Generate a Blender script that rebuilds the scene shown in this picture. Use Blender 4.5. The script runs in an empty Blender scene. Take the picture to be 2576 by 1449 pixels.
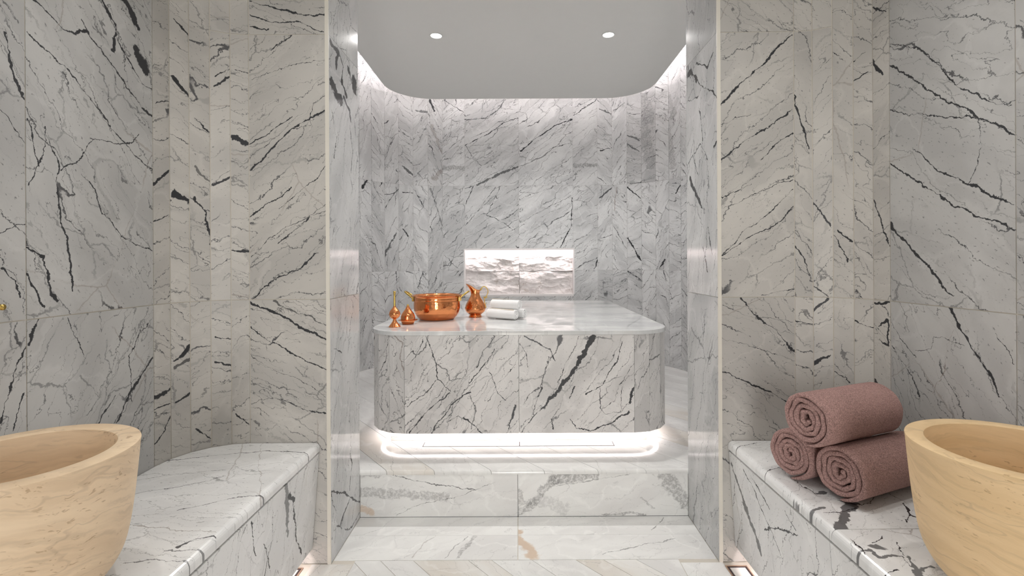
import bpy, bmesh, math, random
from mathutils import Vector, Matrix, noise

# ------------------------------------------------------------ camera, world, lights
S = bpy.context.scene
C = S.collection
cam_d = bpy.data.cameras.new('camera'); cam = bpy.data.objects.new('camera', cam_d); C.objects.link(cam)
cam_d.sensor_fit = 'HORIZONTAL'; cam_d.sensor_width = 36; cam_d.lens = 1216/2576*36
cam_d.shift_x = -17/2576; cam_d.shift_y = -66.5/2576; cam_d.clip_start = .02
cam.matrix_world = Matrix.Translation((0, 0, 1.1)) @ Matrix.Rotation(math.pi/2, 4, 'X') @ Matrix.Rotation(math.radians(-.3), 4, 'Z')
S.camera = cam
w = bpy.data.worlds.new('world'); S.world = w; w.use_nodes = True
w.node_tree.nodes['Background'].inputs[0].default_value = (.8, .85, .9, 1)
w.node_tree.nodes['Background'].inputs[1].default_value = .02
S.view_settings.view_transform = 'Standard'; S.view_settings.look = 'None'
S.view_settings.exposure = 0.0; S.view_settings.gamma = 1.0; S.view_settings.use_curve_mapping = False

def spot(name, loc, power, size=120, blend=.6, col=(1, .97, .93), rad=.035, aim=None, parent=None):
    d = bpy.data.lights.new(name, 'SPOT'); d.energy = power; d.spot_size = math.radians(size)
    d.spot_blend = blend; d.color = col; d.shadow_soft_size = rad
    o = bpy.data.objects.new(name, d); C.objects.link(o); o.location = loc
    if aim:
        o.rotation_euler = (Vector(aim)-Vector(loc)).to_track_quat('-Z', 'Y').to_euler()
    return o
# recessed downlights in the ceiling of the front room (above the frame)
spot('downlight_lamp', (-1.09, 1.08, 2.47), 19, 90, 1, (1, .95, .89))
spot('downlight_lamp', (1.11, 1.08, 2.47), 19, 90, 1, (1, .95, .89))
spot('downlight_lamp', (-.42, 1.25, 2.47), 20, 115, 1, (1, .985, .965))
spot('downlight_lamp', (.46, 1.25, 2.47), 20, 115, 1, (1, .985, .965))
DOOR_GLOW = 11.5                                  # light through the frosted glass door behind the viewer
LED_COVE, LED_SLAB, LED_NICHE, LED_BENCH = 85, 10, 50, 34

R = random.Random(7)
# ------------------------------------------------------------ node helpers
class G:
    def __init__(s, name):
        m = bpy.data.materials.new(name); m.use_nodes = True; s.m = m; s.t = m.node_tree; s.n = s.t.nodes
        s.b = s.n['Principled BSDF']; s.dim = '3D'
    def put(s, sock, v):
        if isinstance(v, bpy.types.NodeSocket): s.t.links.new(v, sock)
        elif isinstance(v, (tuple, list)) and len(v) == 3 and sock.type == 'RGBA': sock.default_value = (*v, 1)
        else: sock.default_value = v
    def math(s, op, a, b=None, c=None, clamp=False):
        n = s.n.new('ShaderNodeMath'); n.operation = op; n.use_clamp = clamp; s.put(n.inputs[0], a)
        if b is not None: s.put(n.inputs[1], b)
        if c is not None: s.put(n.inputs[2], c)
        return n.outputs[0]
    def vm(s, op, a, b=None, sc=None):
        n = s.n.new('ShaderNodeVectorMath'); n.operation = op; s.put(n.inputs[0], a)
        if b is not None: s.put(n.inputs[1], b)
        if sc is not None: s.put(n.inputs['Scale'], sc)
        return n.outputs[1] if op in ('DOT_PRODUCT', 'LENGTH', 'DISTANCE') else n.outputs[0]
    def noise(s, v, scale=1, detail=2, rough=.5, col=False, dist=0):
        n = s.n.new('ShaderNodeTexNoise'); n.noise_dimensions = s.dim; s.put(n.inputs['Vector'], v); s.put(n.inputs['Scale'], scale)
        n.inputs['Detail'].default_value = detail; n.inputs['Roughness'].default_value = rough; n.inputs['Distortion'].default_value = dist
        return n.outputs['Color' if col else 'Fac']
    def voro(s, v, scale=1, feat='DISTANCE_TO_EDGE', rnd=1):
        n = s.n.new('ShaderNodeTexVoronoi'); n.feature = feat; n.voronoi_dimensions = s.dim; s.put(n.inputs['Vector'], v); s.put(n.inputs['Scale'], scale)
        n.inputs['Randomness'].default_value = rnd
        return n.outputs['Distance']
    def step(s, v, a, b):                       # smoothstep from a to b
        n = s.n.new('ShaderNodeMapRange'); n.interpolation_type = 'SMOOTHSTEP'; s.put(n.inputs[0], v)
        s.put(n.inputs[1], a); s.put(n.inputs[2], b); n.inputs[3].default_value = 0; n.inputs[4].default_value = 1
        return n.outputs[0]
    def mix(s, f, a, b):
        n = s.n.new('ShaderNodeMix'); n.data_type = 'RGBA'; s.put(n.inputs[0], f); s.put(n.inputs[6], a); s.put(n.inputs[7], b)
        return n.outputs[2]
    def attr(s, name):
        n = s.n.new('ShaderNodeAttribute'); n.attribute_name = name; return n.outputs['Vector']
    def gen(s, kind='Object'):
        return s.n.new('ShaderNodeTexCoord').outputs[kind]
    def rand(s): return s.n.new('ShaderNodeObjectInfo').outputs['Random']
    def bump(s, h, strength=.3, dist=.002):
        n = s.n.new('ShaderNodeBump'); n.inputs['Strength'].default_value = strength; n.inputs['Distance'].default_value = dist
        s.put(n.inputs['Height'], h); s.put(s.b.inputs['Normal'], n.outputs[0])
    def out(s, col, rough=.4, metal=0, spec=.5):
        s.put(s.b.inputs['Base Color'], col); s.put(s.b.inputs['Roughness'], rough); s.put(s.b.inputs['Metallic'], metal)
        s.b.inputs['Specular IOR Level'].default_value = spec
        return s.m

VCOL = {'d': (.035, .036, .04), 'g': (.13, .125, .125), 'b': (.21, .155, .13), 'o': (.55, .33, .15)}
def marble(name, base=(.70, .69, .675), grey=(.56, .555, .55), dens=1.0, fine=1.0, flecks=1.0, rough=.3, hero=None, tint=.06, freq=1.0, dark=(.04, .041, .045), brown=1.0, spec=.5, net=1.0, vw=1.0):
    g = G(name); g.dim = '2D'; P = g.attr('mc')
    if freq != 1: P = g.vm('SCALE', P, sc=freq)
    wn = g.vm('SUBTRACT', g.noise(P, 5, 6, .68, True), (.5, .5, .5))
    P1 = g.vm('ADD', P, g.vm('SCALE', wn, sc=.10))
    cloud = g.noise(g.vm('MULTIPLY', P1, (2, 6, 2)), 1, 2.5, .55)
    col = g.mix(g.step(cloud, .36, .68), base, grey)
    col = g.mix(g.math('MULTIPLY', g.step(g.noise(g.vm('MULTIPLY', P1, (7, 24, 7)), 1, 3, .6), .48, .75), .35), col, grey)
    # pale healed cloud veins
    pv = g.math('ABSOLUTE', g.math('SUBTRACT', g.noise(g.vm('MULTIPLY', P1, (3, 3, 3)), 1, 2), .52))
    col = g.mix(g.math('MULTIPLY', g.step(pv, .02, .0), .35), col, tuple(min(1, c*1.13) for c in base))
    gate = g.noise(g.vm('MULTIPLY', P, (1.3, 2.6, 2)), 1, 1)
    thick = g.noise(g.vm('MULTIPLY', P1, (5, 9, 5)), 1, 2)
    def vein(scale, w0, w1, g0, g1, off, strength):
        n = g.noise(g.vm('ADD', g.vm('MULTIPLY', P1, scale), off), 1, 1.5, .5)
        a = g.math('ABSOLUTE', g.math('SUBTRACT', n, .5))
        wd = g.math('MULTIPLY_ADD', g.step(thick, .45, .75), w1, w0)
        m = g.step(a, wd, g.math('MULTIPLY', wd, .45))
        return g.math('MULTIPLY', g.math('MULTIPLY', m, g.step(gate, g0, g1)), strength)
    def lines(k, amp, nsc, w0, w1, g0, g1, off, strength):     # long wandering parallel veins
        n = g.noise(g.vm('ADD', g.vm('MULTIPLY', P1, nsc), off), 1, 2, .55)
        y = g.n.new('ShaderNodeSeparateXYZ'); g.put(y.inputs[0], P1)
        q = g.math('ADD', g.math('MULTIPLY', y.outputs[1], k), g.math('MULTIPLY', n, amp))
        d = g.math('DIVIDE', g.math('ABSOLUTE', g.math('SUBTRACT', g.math('FRACT', q), .5)), k)
        wd = g.math('MULTIPLY_ADD', g.step(thick, .42, .78), w1*vw, w0*vw)
        gt = g.noise(g.vm('ADD', g.vm('MULTIPLY', P, (2.6, k*1.1, 2)), off), 1, 1)
        return g.math('MULTIPLY', g.math('MULTIPLY', g.step(d, wd, g.math('MULTIPLY', wd, .4)), g.step(gt, g0, g1)), strength)
    fv = lines(13, 3.0, (1.6, 4, 2),   .0009, .0011, .38, .52, (3.1, 7.7, 1), .8*fine)
    fv2 = vein((5, 22, 9), .005*vw, .002*vw, .62, .44, (13.1, 2.7, 5), .6*fine)
    ed = g.voro(g.vm('MULTIPLY', P1, (4.5, 9, 5)), 1)
    nw = g.math('MULTIPLY', g.step(ed, .016*vw, .004*vw), g.math('MULTIPLY', g.step(g.noise(P, 3.1, 2), .5, .64), .62*net))
    fl = g.math('MULTIPLY', g.step(g.noise(g.vm('MULTIPLY', P, (75, 150, 60)), 1, 2), g.math('MULTIPLY_ADD', g.step(gate, .38, .62), -.07, .74), .80), .75*flecks)
    thin = g.math('MAXIMUM', g.math('MAXIMUM', fv, fv2), g.math('MAXIMUM', nw, fl), clamp=True)
    col = g.mix(thin, col, (.085, .085, .09))
    mv = lines(4.2, 2.6, (1.2, 2.4, 2), .0008, .007, .5, .6, (23, 5, 9), .95)
    col = g.mix(g.math('MULTIPLY', mv, dens, clamp=True), col, dark)
    if brown:
        eb = g.voro(g.vm('ADD', g.vm('MULTIPLY', g.vm('ADD', P, g.vm('SCALE', wn, sc=.05)), (2.3, 2.0, 2)), (5, 5, 5)), 1)
        bm = g.math('MULTIPLY', g.step(eb, .006, .003), g.math('MULTIPLY', g.step(g.noise(P, 2.3, 1), .55, .62), .4*brown))
        col = g.mix(bm, col, (.27, .22, .19))
    if hero:
        T = g.attr('tc')
        T = g.vm('ADD', T, g.vm('SCALE', g.vm('SUBTRACT', g.noise(T, 14, 4, .6, True), (.5, .5, .5)), sc=.03))
        T = g.vm('ADD', T, g.vm('SCALE', g.vm('SUBTRACT', g.noise(T, 85, 2, .6, True), (.5, .5, .5)), sc=.007))
        T = g.vm('MULTIPLY', T, (1, 1, 0))
        th = g.math('MAXIMUM', g.math('MULTIPLY_ADD', g.noise(T, 16, 3, .65), 3.6, -1.0), .22)
        thg = g.math('MULTIPLY_ADD', g.noise(T, 28, 3, .65), 2.2, .1)
        for key in ('o', 'b', 'g', 'd'):
            for st in sorted({h[2] for h in hero if h[3] == key}):
                acc = None
                for pts, wd, s_, k_ in hero:
                    if k_ != key or s_ != st: continue
                    for (a, b) in zip(pts[:-1], pts[1:]):
                        A = Vector((a[0], a[1], 0)); B = Vector((b[0], b[1], 0)); D = B-A
                        pa = g.vm('SUBTRACT', T, tuple(A))
                        h = g.math('MULTIPLY', g.vm('DOT_PRODUCT', pa, tuple(D/D.length_squared)), 1.0, clamp=True)
                        d = g.vm('DISTANCE', pa, g.vm('SCALE', tuple(D), sc=h))
                        d = g.math('DIVIDE', d, wd*(.62 if wd < .013 else .8))
                        acc = d if acc is None else g.math('MINIMUM', acc, d)
                soft = .35 if key == 'o' else .7
                t_ = th if key in 'db' else thg
                m = g.math('MULTIPLY', g.step(acc, t_, g.math('MULTIPLY', t_, soft)), st)
                if key == 'g':
                    m = g.math('MULTIPLY', m, g.math('MULTIPLY_ADD', g.step(g.noise(T, 75, 4, .75), .36, .6), .8, .2))
                col = g.mix(m, col, VCOL[key])
    tn = g.math('MULTIPLY_ADD', g.rand(), 2*tint, 1-tint)
    col = g.vm('SCALE', col, sc=tn)
    return g.out(col, rough, 0, spec)

def plain(name, col, rough=.5, metal=0, spec=.5, var=.05, scale=20):
    g = G(name); n = g.noise(g.gen(), scale, 3)
    c = g.mix(n, tuple(x*(1-var) for x in col), tuple(min(1, x*(1+var)) for x in col))
    return g.out(c, rough, metal, spec)
def emit(name, col, st):
    g = G(name); g.b.inputs['Base Color'].default_value = (*col, 1)
    n = g.noise(g.gen(), 3, 0)
    g.put(g.b.inputs['Emission Color'], g.mix(n, col, col)); g.b.inputs['Emission Strength'].default_value = st
    return g.m

# ------------------------------------------------------------ object helpers
def link(name, me, mat, parent=None, smooth=False):
    o = bpy.data.objects.new(name, me); C.objects.link(o)
    if mat: me.materials.append(mat)
    if parent: o.parent = parent
    if smooth:
        for p in me.polygons: p.use_smooth = True
    return o
def tag(o, label=None, cat=None, group=None, kind=None):
    if label: o['label'] = label
    if cat: o['category'] = cat
    if group: o['group'] = group
    if kind: o['kind'] = kind
    return o
def empty(name, loc, label, cat, group=None, kind=None):
    o = bpy.data.objects.new(name, None); C.objects.link(o); o.location = loc; o.empty_display_size = .05
    return tag(o, label, cat, group, kind)
def attrs(me, mc, tc):
    a = me.attributes.new('mc', 'FLOAT_VECTOR', 'POINT'); b = me.attributes.new('tc', 'FLOAT_VECTOR', 'POINT')
    for i in range(len(mc)): a.data[i].vector = mc[i]; b.data[i].vector = tc[i]
def mcmap(uvw, ang, off):
    c, s = math.cos(math.radians(ang)), math.sin(math.radians(ang))
    return [(u*c+v*s+off[0], -u*s+v*c+off[1], q+off[2]) for u, v, q in uvw]
def roff(): return (R.uniform(-40, 40), R.uniform(-40, 40), R.uniform(-40, 40))
def mesh(name, v, f):
    me = bpy.data.meshes.new(name); me.from_pydata([tuple(p) for p in v], [], f); me.update(); return me
BOXF = [(0, 1, 2, 3), (7, 6, 5, 4), (0, 4, 5, 1), (1, 5, 6, 2), (2, 6, 7, 3), (3, 7, 4, 0)]
def fixn(me):
    bm = bmesh.new(); bm.from_mesh(me); bmesh.ops.recalc_face_normals(bm, faces=bm.faces[:]); bm.to_mesh(me); bm.free()
def wall_tile(name, parent, p0, p1, z0, z1, nrm, mat, ang, gap=.0025, th=.012, off=None, proud=0):
    a = Vector((*p0, 0)); b = Vector((*p1, 0)); d = (b-a); L = d.length; d.normalize(); n = Vector((*nrm, 0))
    g = gap/2; us = (g, L-g); zs = (z0+g, z1-g)
    v = []; uvw = []
    for dep in (proud, -th):
        for (i, j) in ((0, 0), (1, 0), (1, 1), (0, 1)):
            v.append(a+d*us[i]+n*dep+Vector((0, 0, zs[j]))); uvw.append((us[i], zs[j], dep))
    me = mesh(name, v, BOXF); fixn(me)
    attrs(me, mcmap(uvw, ang, off or roff()), [(u, q, 0) for u, q, _ in uvw])
    return link(name, me, mat, parent)
def slab_poly(name, poly, z0, z1, mat, parent=None, ang=0, off=None, bevel=0, seg=2, uv='xy', kind=None):
    n = len(poly)
    v = [(x, y, z1) for x, y in poly]+[(x, y, z0) for x, y in poly]
    f = [tuple(range(n)), tuple(range(2*n-1, n-1, -1))]+[(i, i+n, (i+1) % n+n, (i+1) % n) for i in range(n)]
    me = mesh(name, v, f); fixn(me)
    if bevel:
        bm = bmesh.new(); bm.from_mesh(me)
        bmesh.ops.bevel(bm, geom=[e for e in bm.edges if all(q.co.z > z1-1e-5 for q in e.verts)], offset=bevel, segments=seg, affect='EDGES', profile=.5)
        bm.to_mesh(me); bm.free()
    uvw = [(q.co.x, q.co.y, q.co.z) for q in me.vertices]
    attrs(me, mcmap(uvw, ang, off or roff()), [(u, q, 0) for u, q, _ in uvw])
    return link(name, me, mat, parent)
def box(name, lo, hi, mat, parent=None, ang=0, bevel=0):
    v = [(lo[0], lo[1], lo[2]), (hi[0], lo[1], lo[2]), (hi[0], hi[1], lo[2]), (lo[0], hi[1], lo[2]),
         (lo[0], lo[1], hi[2]), (hi[0], lo[1], hi[2]), (hi[0], hi[1], hi[2]), (lo[0], hi[1], hi[2])]
    me = mesh(name, v, BOXF); fixn(me)
    if bevel:
        bm = bmesh.new(); bm.from_mesh(me); bmesh.ops.bevel(bm, geom=bm.edges[:], offset=bevel, segments=2, affect='EDGES'); bm.to_mesh(me); bm.free()
    uvw = [(q.co.x+q.co.y*.7, q.co.z+q.co.y*.3, q.co.y) for q in me.vertices]
    attrs(me, mcmap(uvw, ang, roff()), [(q.co.x, q.co.z, 0) for q in me.vertices])
    return link(name, me, mat, parent)
def ribbon(name, path, z0, z1, mat, parent=None, closed=False):     # vertical sheet along a plan path
    n = len(path); v = [(x, y, z0) for x, y in path]+[(x, y, z1) for x, y in path]
    m = n if closed else n-1
    me = mesh(name, v, [(i, (i+1) % n, (i+1) % n+n, i+n) for i in range(m)])
    return link(name, me, mat, parent)
def flat_ring(name, p_out, p_in, z, mat, parent=None):
    n = len(p_out); v = [(x, y, z) for x, y in p_out]+[(x, y, z) for x, y in p_in]
    me = mesh(name, v, [(i, i+n, (i+1) % n+n, (i+1) % n) for i in range(n)])
    return link(name, me, mat, parent)
def arc(cx, cy, r, a0, a1, n):
    return [(cx+r*math.cos(math.radians(a0+(a1-a0)*i/n)), cy+r*math.sin(math.radians(a0+(a1-a0)*i/n))) for i in range(n+1)]
def rrect(x0, x1, y0, y1, r, n=10):
    return arc(x0+r, y0+r, r, 180, 270, n)+arc(x1-r, y0+r, r, 270, 360, n)+arc(x1-r, y1-r, r, 0, 90, n)+arc(x0+r, y1-r, r, 90, 180, n)
def lathe(name, prof, mat, parent=None, n=48, smooth=True, sharp=None):
    v = []; f = []
    for r, z in prof:
        for i in range(n):
            a = 2*math.pi*i/n; v.append((r*math.cos(a), r*math.sin(a), z))
    m = len(prof)
    for j in range(m-1):
        for i in range(n):
            f.append((j*n+i, j*n+(i+1) % n, (j+1)*n+(i+1) % n, (j+1)*n+i))
    f.append(tuple(range(n-1, -1, -1))); f.append(tuple(range((m-1)*n, m*n)))
    me = mesh(name, v, f); fixn(me)
    o = link(name, me, mat, parent, smooth)
    return o
def spline(pts, n=8):
    P = [Vector(p) for p in pts]; out = []
    for i in range(len(P)-1):
        a = P[max(i-1, 0)]; b = P[i]; c = P[i+1]; d = P[min(i+2, len(P)-1)]
        for k in range(n):
            t = k/n
            out.append(.5*((2*b)+(c-a)*t+(2*a-5*b+4*c-d)*t*t+(3*b-a-3*c+d)*t**3))
    return out+[P[-1]]
def smooth_prof(pts, n=6): return [(max(q.x, .0004), q.y) for q in (spline([(r, z, 0) for r, z in pts], n))]
def tube(name, pts, rad, mat, parent=None, n=10, taper=None):
    v = []; f = []; up = Vector((0, 0, 1)); L = len(pts)
    for k, p in enumerate(pts):
        t = (pts[min(k+1, L-1)]-pts[max(k-1, 0)]).normalized()
        a = t.cross(up if abs(t.z) < .95 else Vector((0, 1, 0))).normalized(); b = t.cross(a)
        r = rad*(taper(k/(L-1)) if taper else 1)
        for i in range(n):
            q = 2*math.pi*i/n; v.append(p+a*math.cos(q)*r+b*math.sin(q)*r)
    for k in range(L-1):
        for i in range(n): f.append((k*n+i, k*n+(i+1) % n, (k+1)*n+(i+1) % n, (k+1)*n+i))
    f.append(tuple(range(n))); f.append(tuple(range((L-1)*n, L*n)))
    me = mesh(name, v, f); fixn(me)
    return link(name, me, mat, parent, True)
def clip(poly, nx, ny, d):                      # keep nx*x+ny*y <= d
    out = []
    for i in range(len(poly)):
        a = poly[i]; b = poly[(i+1) % len(poly)]; da = nx*a[0]+ny*a[1]-d; db = nx*b[0]+ny*b[1]-d
        if da <= 0: out.append(a)
        if da*db < 0:
            t = da/(da-db); out.append((a[0]+(b[0]-a[0])*t, a[1]+(b[1]-a[1])*t))
    return out
VEINS = {
 'wall_right|0|1': [([[0.013,1.6628],[0.0626,1.7232],[0.1082,1.7685],[0.1538,1.7985],[0.1918,1.8361],[0.2223,1.8814],[0.2754,1.9227]],0.0085,1.0,'d'), ([[0.012,1.4649],[0.0843,1.5252],[0.1754,1.5815],[0.2209,1.6116],[0.274,1.6453]],0.0045,1.0,'d'), ([[0.1559,1.4676],[0.2129,1.5242],[0.2736,1.5655]],0.0035,1.0,'d'), ([[0.015,1.3278],[0.0758,1.3502],[0.1213,1.3766]],0.0025,1.0,'d'), ([[0.0186,1.2897],[0.1059,1.3272],[0.2197,1.3797],[0.2727,1.396]],0.002,1.0,'d'), ([[0.0216,1.126],[0.1053,1.2131],[0.1813,1.2659],[0.2763,1.3603]],0.003,1.0,'d'), ([[0.0177,1.1185],[0.1127,1.1826],[0.2038,1.2239],[0.2341,1.2427],[0.2759,1.2919]],0.0035,1.0,'d'), ([[0.1608,0.9709],[0.2101,0.9821],[0.2744,0.9993]],0.0025,1.0,'d'), ([[0.0126,1.5943],[0.0696,1.6204],[0.1227,1.6314]],0.002,1.0,'d')],
 'wall_right|6|1': [([[-0.0046,1.7398],[0.0943,1.6452],[0.1678,1.5845],[0.2342,1.5267],[0.2947,1.4742],[0.3499,1.4367],[0.3931,1.3992]],0.005,1.0,'d'), ([[-0.0013,1.5831],[0.1314,1.5261],[0.234,1.4923],[0.3061,1.4626]],0.0025,1.0,'d'), ([[0.093,1.4393],[0.1665,1.3678],[0.2701,1.3],[0.3489,1.2534],[0.3923,1.235]],0.0035,1.0,'d'), ([[-0.0025,1.411],[0.0767,1.3533],[0.166,1.2955],[0.2514,1.2378],[0.3047,1.2129],[0.3945,1.1716]],0.0055,1.0,'d'), ([[0.0006,1.2181],[0.0263,1.1829],[0.091,1.1283],[0.1433,1.0841],[0.192,1.0282],[0.2248,0.9979]],0.009,1.0,'d'), ([[-0.0042,1.7972],[0.0552,1.7738],[0.1543,1.6988],[0.2088,1.6169],[0.2594,1.5579],[0.3232,1.5085],[0.3886,1.474]],0.003,1.0,'d'), ([[0.3061,1.4599],[0.3085,1.3941],[0.2821,1.3175],[0.2731,1.2995]],0.0014,1.0,'d')],
 'wall_right|1|1': [([[0.0003,1.706],[0.0119,1.637],[0.0362,1.56],[0.0499,1.5064]],0.006,1.0,'d'), ([[-0.001,1.1551],[0.034,1.1054],[0.0547,1.0524]],0.0045,1.0,'d')],
 'wall_right|2|1': [([[-0.0033,1.3133],[0.0268,1.2702],[0.0519,1.2205]],0.007,1.0,'d'), ([[-0.0047,1.0107],[0.0445,0.9719]],0.0045,1.0,'d')],
 'wall_right|3|1': [([[-0.0103,1.8555],[0.0182,1.8244],[0.0461,1.7977]],0.0025,1.0,'d'), ([[-0.0086,1.2206],[0.0215,1.1489],[0.0491,1.0935]],0.0035,1.0,'d'), ([[0.0155,1.2045],[0.0506,1.1663]],0.006,1.0,'d')],
 'wall_right|4|1': [([[-0.0107,1.7788],[0.046,1.8113]],0.0035,1.0,'d'), ([[-0.0041,1.7219],[0.0457,1.7406]],0.003,1.0,'d')],
 'wall_right|5|1': [([[-0.0142,1.7865],[0.035,1.711]],0.007,1.0,'d'), ([[-0.0088,1.333],[0.0168,1.2495],[0.058,1.1339]],0.005,1.0,'d'), ([[-0.0124,1.9518],[0.0475,1.9139]],0.006,1.0,'d')],
 'wall_right|0|0': [([[0.0817,0.9639],[0.1128,0.9315],[0.1505,0.891],[0.1993,0.8482],[0.2303,0.819],[0.2568,0.7853],[0.2767,0.7651]],0.007,1.0,'d'), ([[0.0134,0.6964],[0.0735,0.6694],[0.1402,0.6401],[0.1936,0.622],[0.2291,0.5991],[0.2734,0.5591]],0.0055,1.0,'d'), ([[0.0169,0.9364],[0.097,0.9002],[0.2128,0.8818],[0.2751,0.8703]],0.0012,1.0,'d'), ([[0.0118,0.8153],[0.1098,0.7925],[0.2121,0.7564],[0.2743,0.7293]],0.0012,1.0,'d')],
 'wall_right|6|0': [([[0.2071,0.9639],[0.2261,0.9419],[0.2483,0.9109],[0.2732,0.875],[0.3073,0.8328],[0.33,0.7968],[0.355,0.7533]],0.0065,1.0,'d'), ([[0.0055,0.8971],[0.0403,0.8472],[0.1012,0.805]],0.002,1.0,'d'), ([[0.005,0.8217],[0.0779,0.7475],[0.1095,0.6882]],0.0035,1.0,'d'), ([[0.3434,0.9117],[0.3679,0.8819],[0.3929,0.8446]],0.0018,1.0,'d'), ([[0.1014,0.8236],[0.1538,0.844],[0.1706,0.8718],[0.2104,0.8713],[0.2553,0.862]],0.0018,1.0,'d'), ([[0.2335,0.9055],[0.2025,0.8457],[0.1982,0.7824],[0.1572,0.7123]],0.002,0.6,'b')],
 'wall_right|2|0': [([[-0.0018,0.9135],[0.0192,0.9387],[0.0437,0.9638]],0.007,1.0,'d'), ([[-0.0008,0.7175],[0.0221,0.7418],[0.0521,0.7598]],0.009,1.0,'d')],
 'wall_right|3|0': [([[-0.0062,0.7114],[0.0489,0.6705]],0.0035,1.0,'d')],
 'wall_right|4|0': [([[-0.0071,0.8898],[0.0549,0.8673]],0.004,1.0,'d')],
 'wall_right|5|0': [([[-0.0032,0.9504],[0.058,0.9637]],0.006,1.0,'d'), ([[0.0218,0.8751],[0.0444,0.9063],[0.0571,0.816],[0.0215,0.8343]],0.007,1.0,'d'), ([[-0.0047,0.7058],[0.0115,0.685]],0.012,1.0,'d')],
 'wall_right|1|0': [([[0.0016,0.8771],[0.0574,0.8623]],0.004,1.0,'d')],
 'wall_left|6|1': [([[0.3832,1.7456],[0.3413,1.7261],[0.3021,1.7078],[0.2723,1.7192],[0.2411,1.7397]],0.005,1.0,'d'), ([[0.2536,1.7648],[0.2347,1.7341],[0.1883,1.7026],[0.1531,1.6813],[0.1085,1.643],[0.0691,1.6059],[0.0012,1.5746]],0.0045,1.0,'d'), ([[0.3987,1.6592],[0.3472,1.6364],[0.267,1.5902],[0.1962,1.5339],[0.1249,1.4693],[0.0621,1.4332],[0.0025,1.3991]],0.0035,1.0,'d'), ([[0.1874,1.8515],[0.1487,1.8053],[0.1379,1.7737],[0.1492,1.7196]],0.012,1.0,'d'), ([[0.1146,1.891],[0.0755,1.8607],[0.0511,1.8339]],0.014,1.0,'d'), ([[0.068,1.7676],[0.0476,1.744],[0.0265,1.713]],0.022,1.0,'d'), ([[0.1452,1.7764],[0.0924,1.7124],[0.0439,1.6668],[0.0007,1.6557]],0.004,1.0,'d'), ([[0.4023,1.447],[0.39,1.4126],[0.37,1.3405]],0.0035,1.0,'d'), ([[0.3484,1.4129],[0.3183,1.3614],[0.327,1.3115],[0.3163,1.2164],[0.2936,1.1252],[0.2823,1.0258]],0.005,1.0,'d'), ([[0.256,1.3459],[0.211,1.3074],[0.1979,1.2445],[0.1631,1.2299],[0.1342,1.1831],[0.072,1.1607],[0.0042,1.1429]],0.0035,1.0,'d'), ([[0.4039,1.1385],[0.3659,1.1189],[0.3395,1.0452],[0.3287,1.0025]],0.007,1.0,'d'), ([[0.4042,1.0835],[0.3768,1.0317],[0.3613,0.9892]],0.005,1.0,'d'), ([[0.23,1.4456],[0.1689,1.4522],[0.1325,1.4488],[0.0781,1.4747],[0.0575,1.5058]],0.003,1.0,'d'), ([[0.2235,1.4444],[0.2557,1.3911],[0.3156,1.3458]],0.0025,1.0,'d'), ([[0.3589,1.4415],[0.3538,1.4063],[0.37,1.3405],[0.4006,1.2943]],0.002,1.0,'d')],
 'wall_left|7|1': [([[0.0468,1.6321],[0.0289,1.5576],[0.0005,1.4939]],0.005,1.0,'d'), ([[0.0567,1.456],[0.0295,1.4256],[0.0035,1.383]],0.002,1.0,'d'), ([[0.0585,1.0894],[0.0313,1.0646],[0.0126,1.0193]],0.005,1.0,'d'), ([[0.0581,1.1702],[0.0307,1.1889],[0.0069,1.1981]],0.0025,1.0,'d')],
 'wall_left|0|1': [([[0.2885,1.4359],[0.2426,1.4814],[0.2043,1.5268],[0.1355,1.595],[0.021,1.6477]],0.005,1.0,'d'), ([[0.288,1.5311],[0.204,1.5877],[0.1353,1.6368]],0.004,1.0,'d'), ([[0.2894,1.2685],[0.213,1.3214],[0.1366,1.3742]],0.0035,1.0,'d'), ([[0.2864,1.1238],[0.2137,1.192],[0.1526,1.2373],[0.0077,1.2898]],0.0025,1.0,'d'), ([[0.2796,0.9678],[0.2145,1.0397],[0.123,1.0697],[0.0389,1.134]],0.005,1.0,'d'), ([[0.2101,1.877],[0.1337,1.9299]],0.0025,1.0,'d'), ([[0.2792,1.7708],[0.1876,1.8084],[0.0733,1.8344],[0.0048,1.8379]],0.0018,1.0,'d'), ([[0.191,1.169],[0.1069,1.2371],[0.0075,1.3203]],0.003,1.0,'d'), ([[0.1827,1.2984],[0.0834,1.374],[0.0068,1.4573]],0.0022,1.0,'d'), ([[0.1355,1.595],[0.0745,1.6023],[0.0589,1.6783],[0.0054,1.7161]],0.002,1.0,'d')],
 'wall_left|0|2': [([[0.2853,2.0525],[0.1865,2.0291],[0.1333,2.0136],[0.0115,2.0054]],0.006,1.0,'d'), ([[0.2856,2.0068],[0.2096,1.9759],[0.1182,1.9831],[0.0195,1.9407]],0.004,1.0,'d'), ([[0.2858,1.9687],[0.2174,1.9455]],0.004,1.0,'d')],
 'wall_left|1|1': [([[0.0538,1.5596],[0.0003,1.5349]],0.013,1.0,'d'), ([[0.0558,1.143],[0.0022,1.1429]],0.011,1.0,'d'), ([[0.0505,1.806],[-0.0023,1.79]],0.006,1.0,'d')],
 'wall_left|2|1': [([[0.0506,1.3818],[0.0166,1.3992],[-0.003,1.4157]],0.011,1.0,'d'), ([[0.0484,1.737],[-0.0059,1.7799]],0.006,1.0,'d'), ([[0.0482,1.7744],[-0.0061,1.8125]],0.006,1.0,'d')],
 'wall_left|3|2': [([[0.0375,1.9232],[0.0026,1.9424],[-0.0123,1.9661]],0.009,1.0,'d')],
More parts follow.
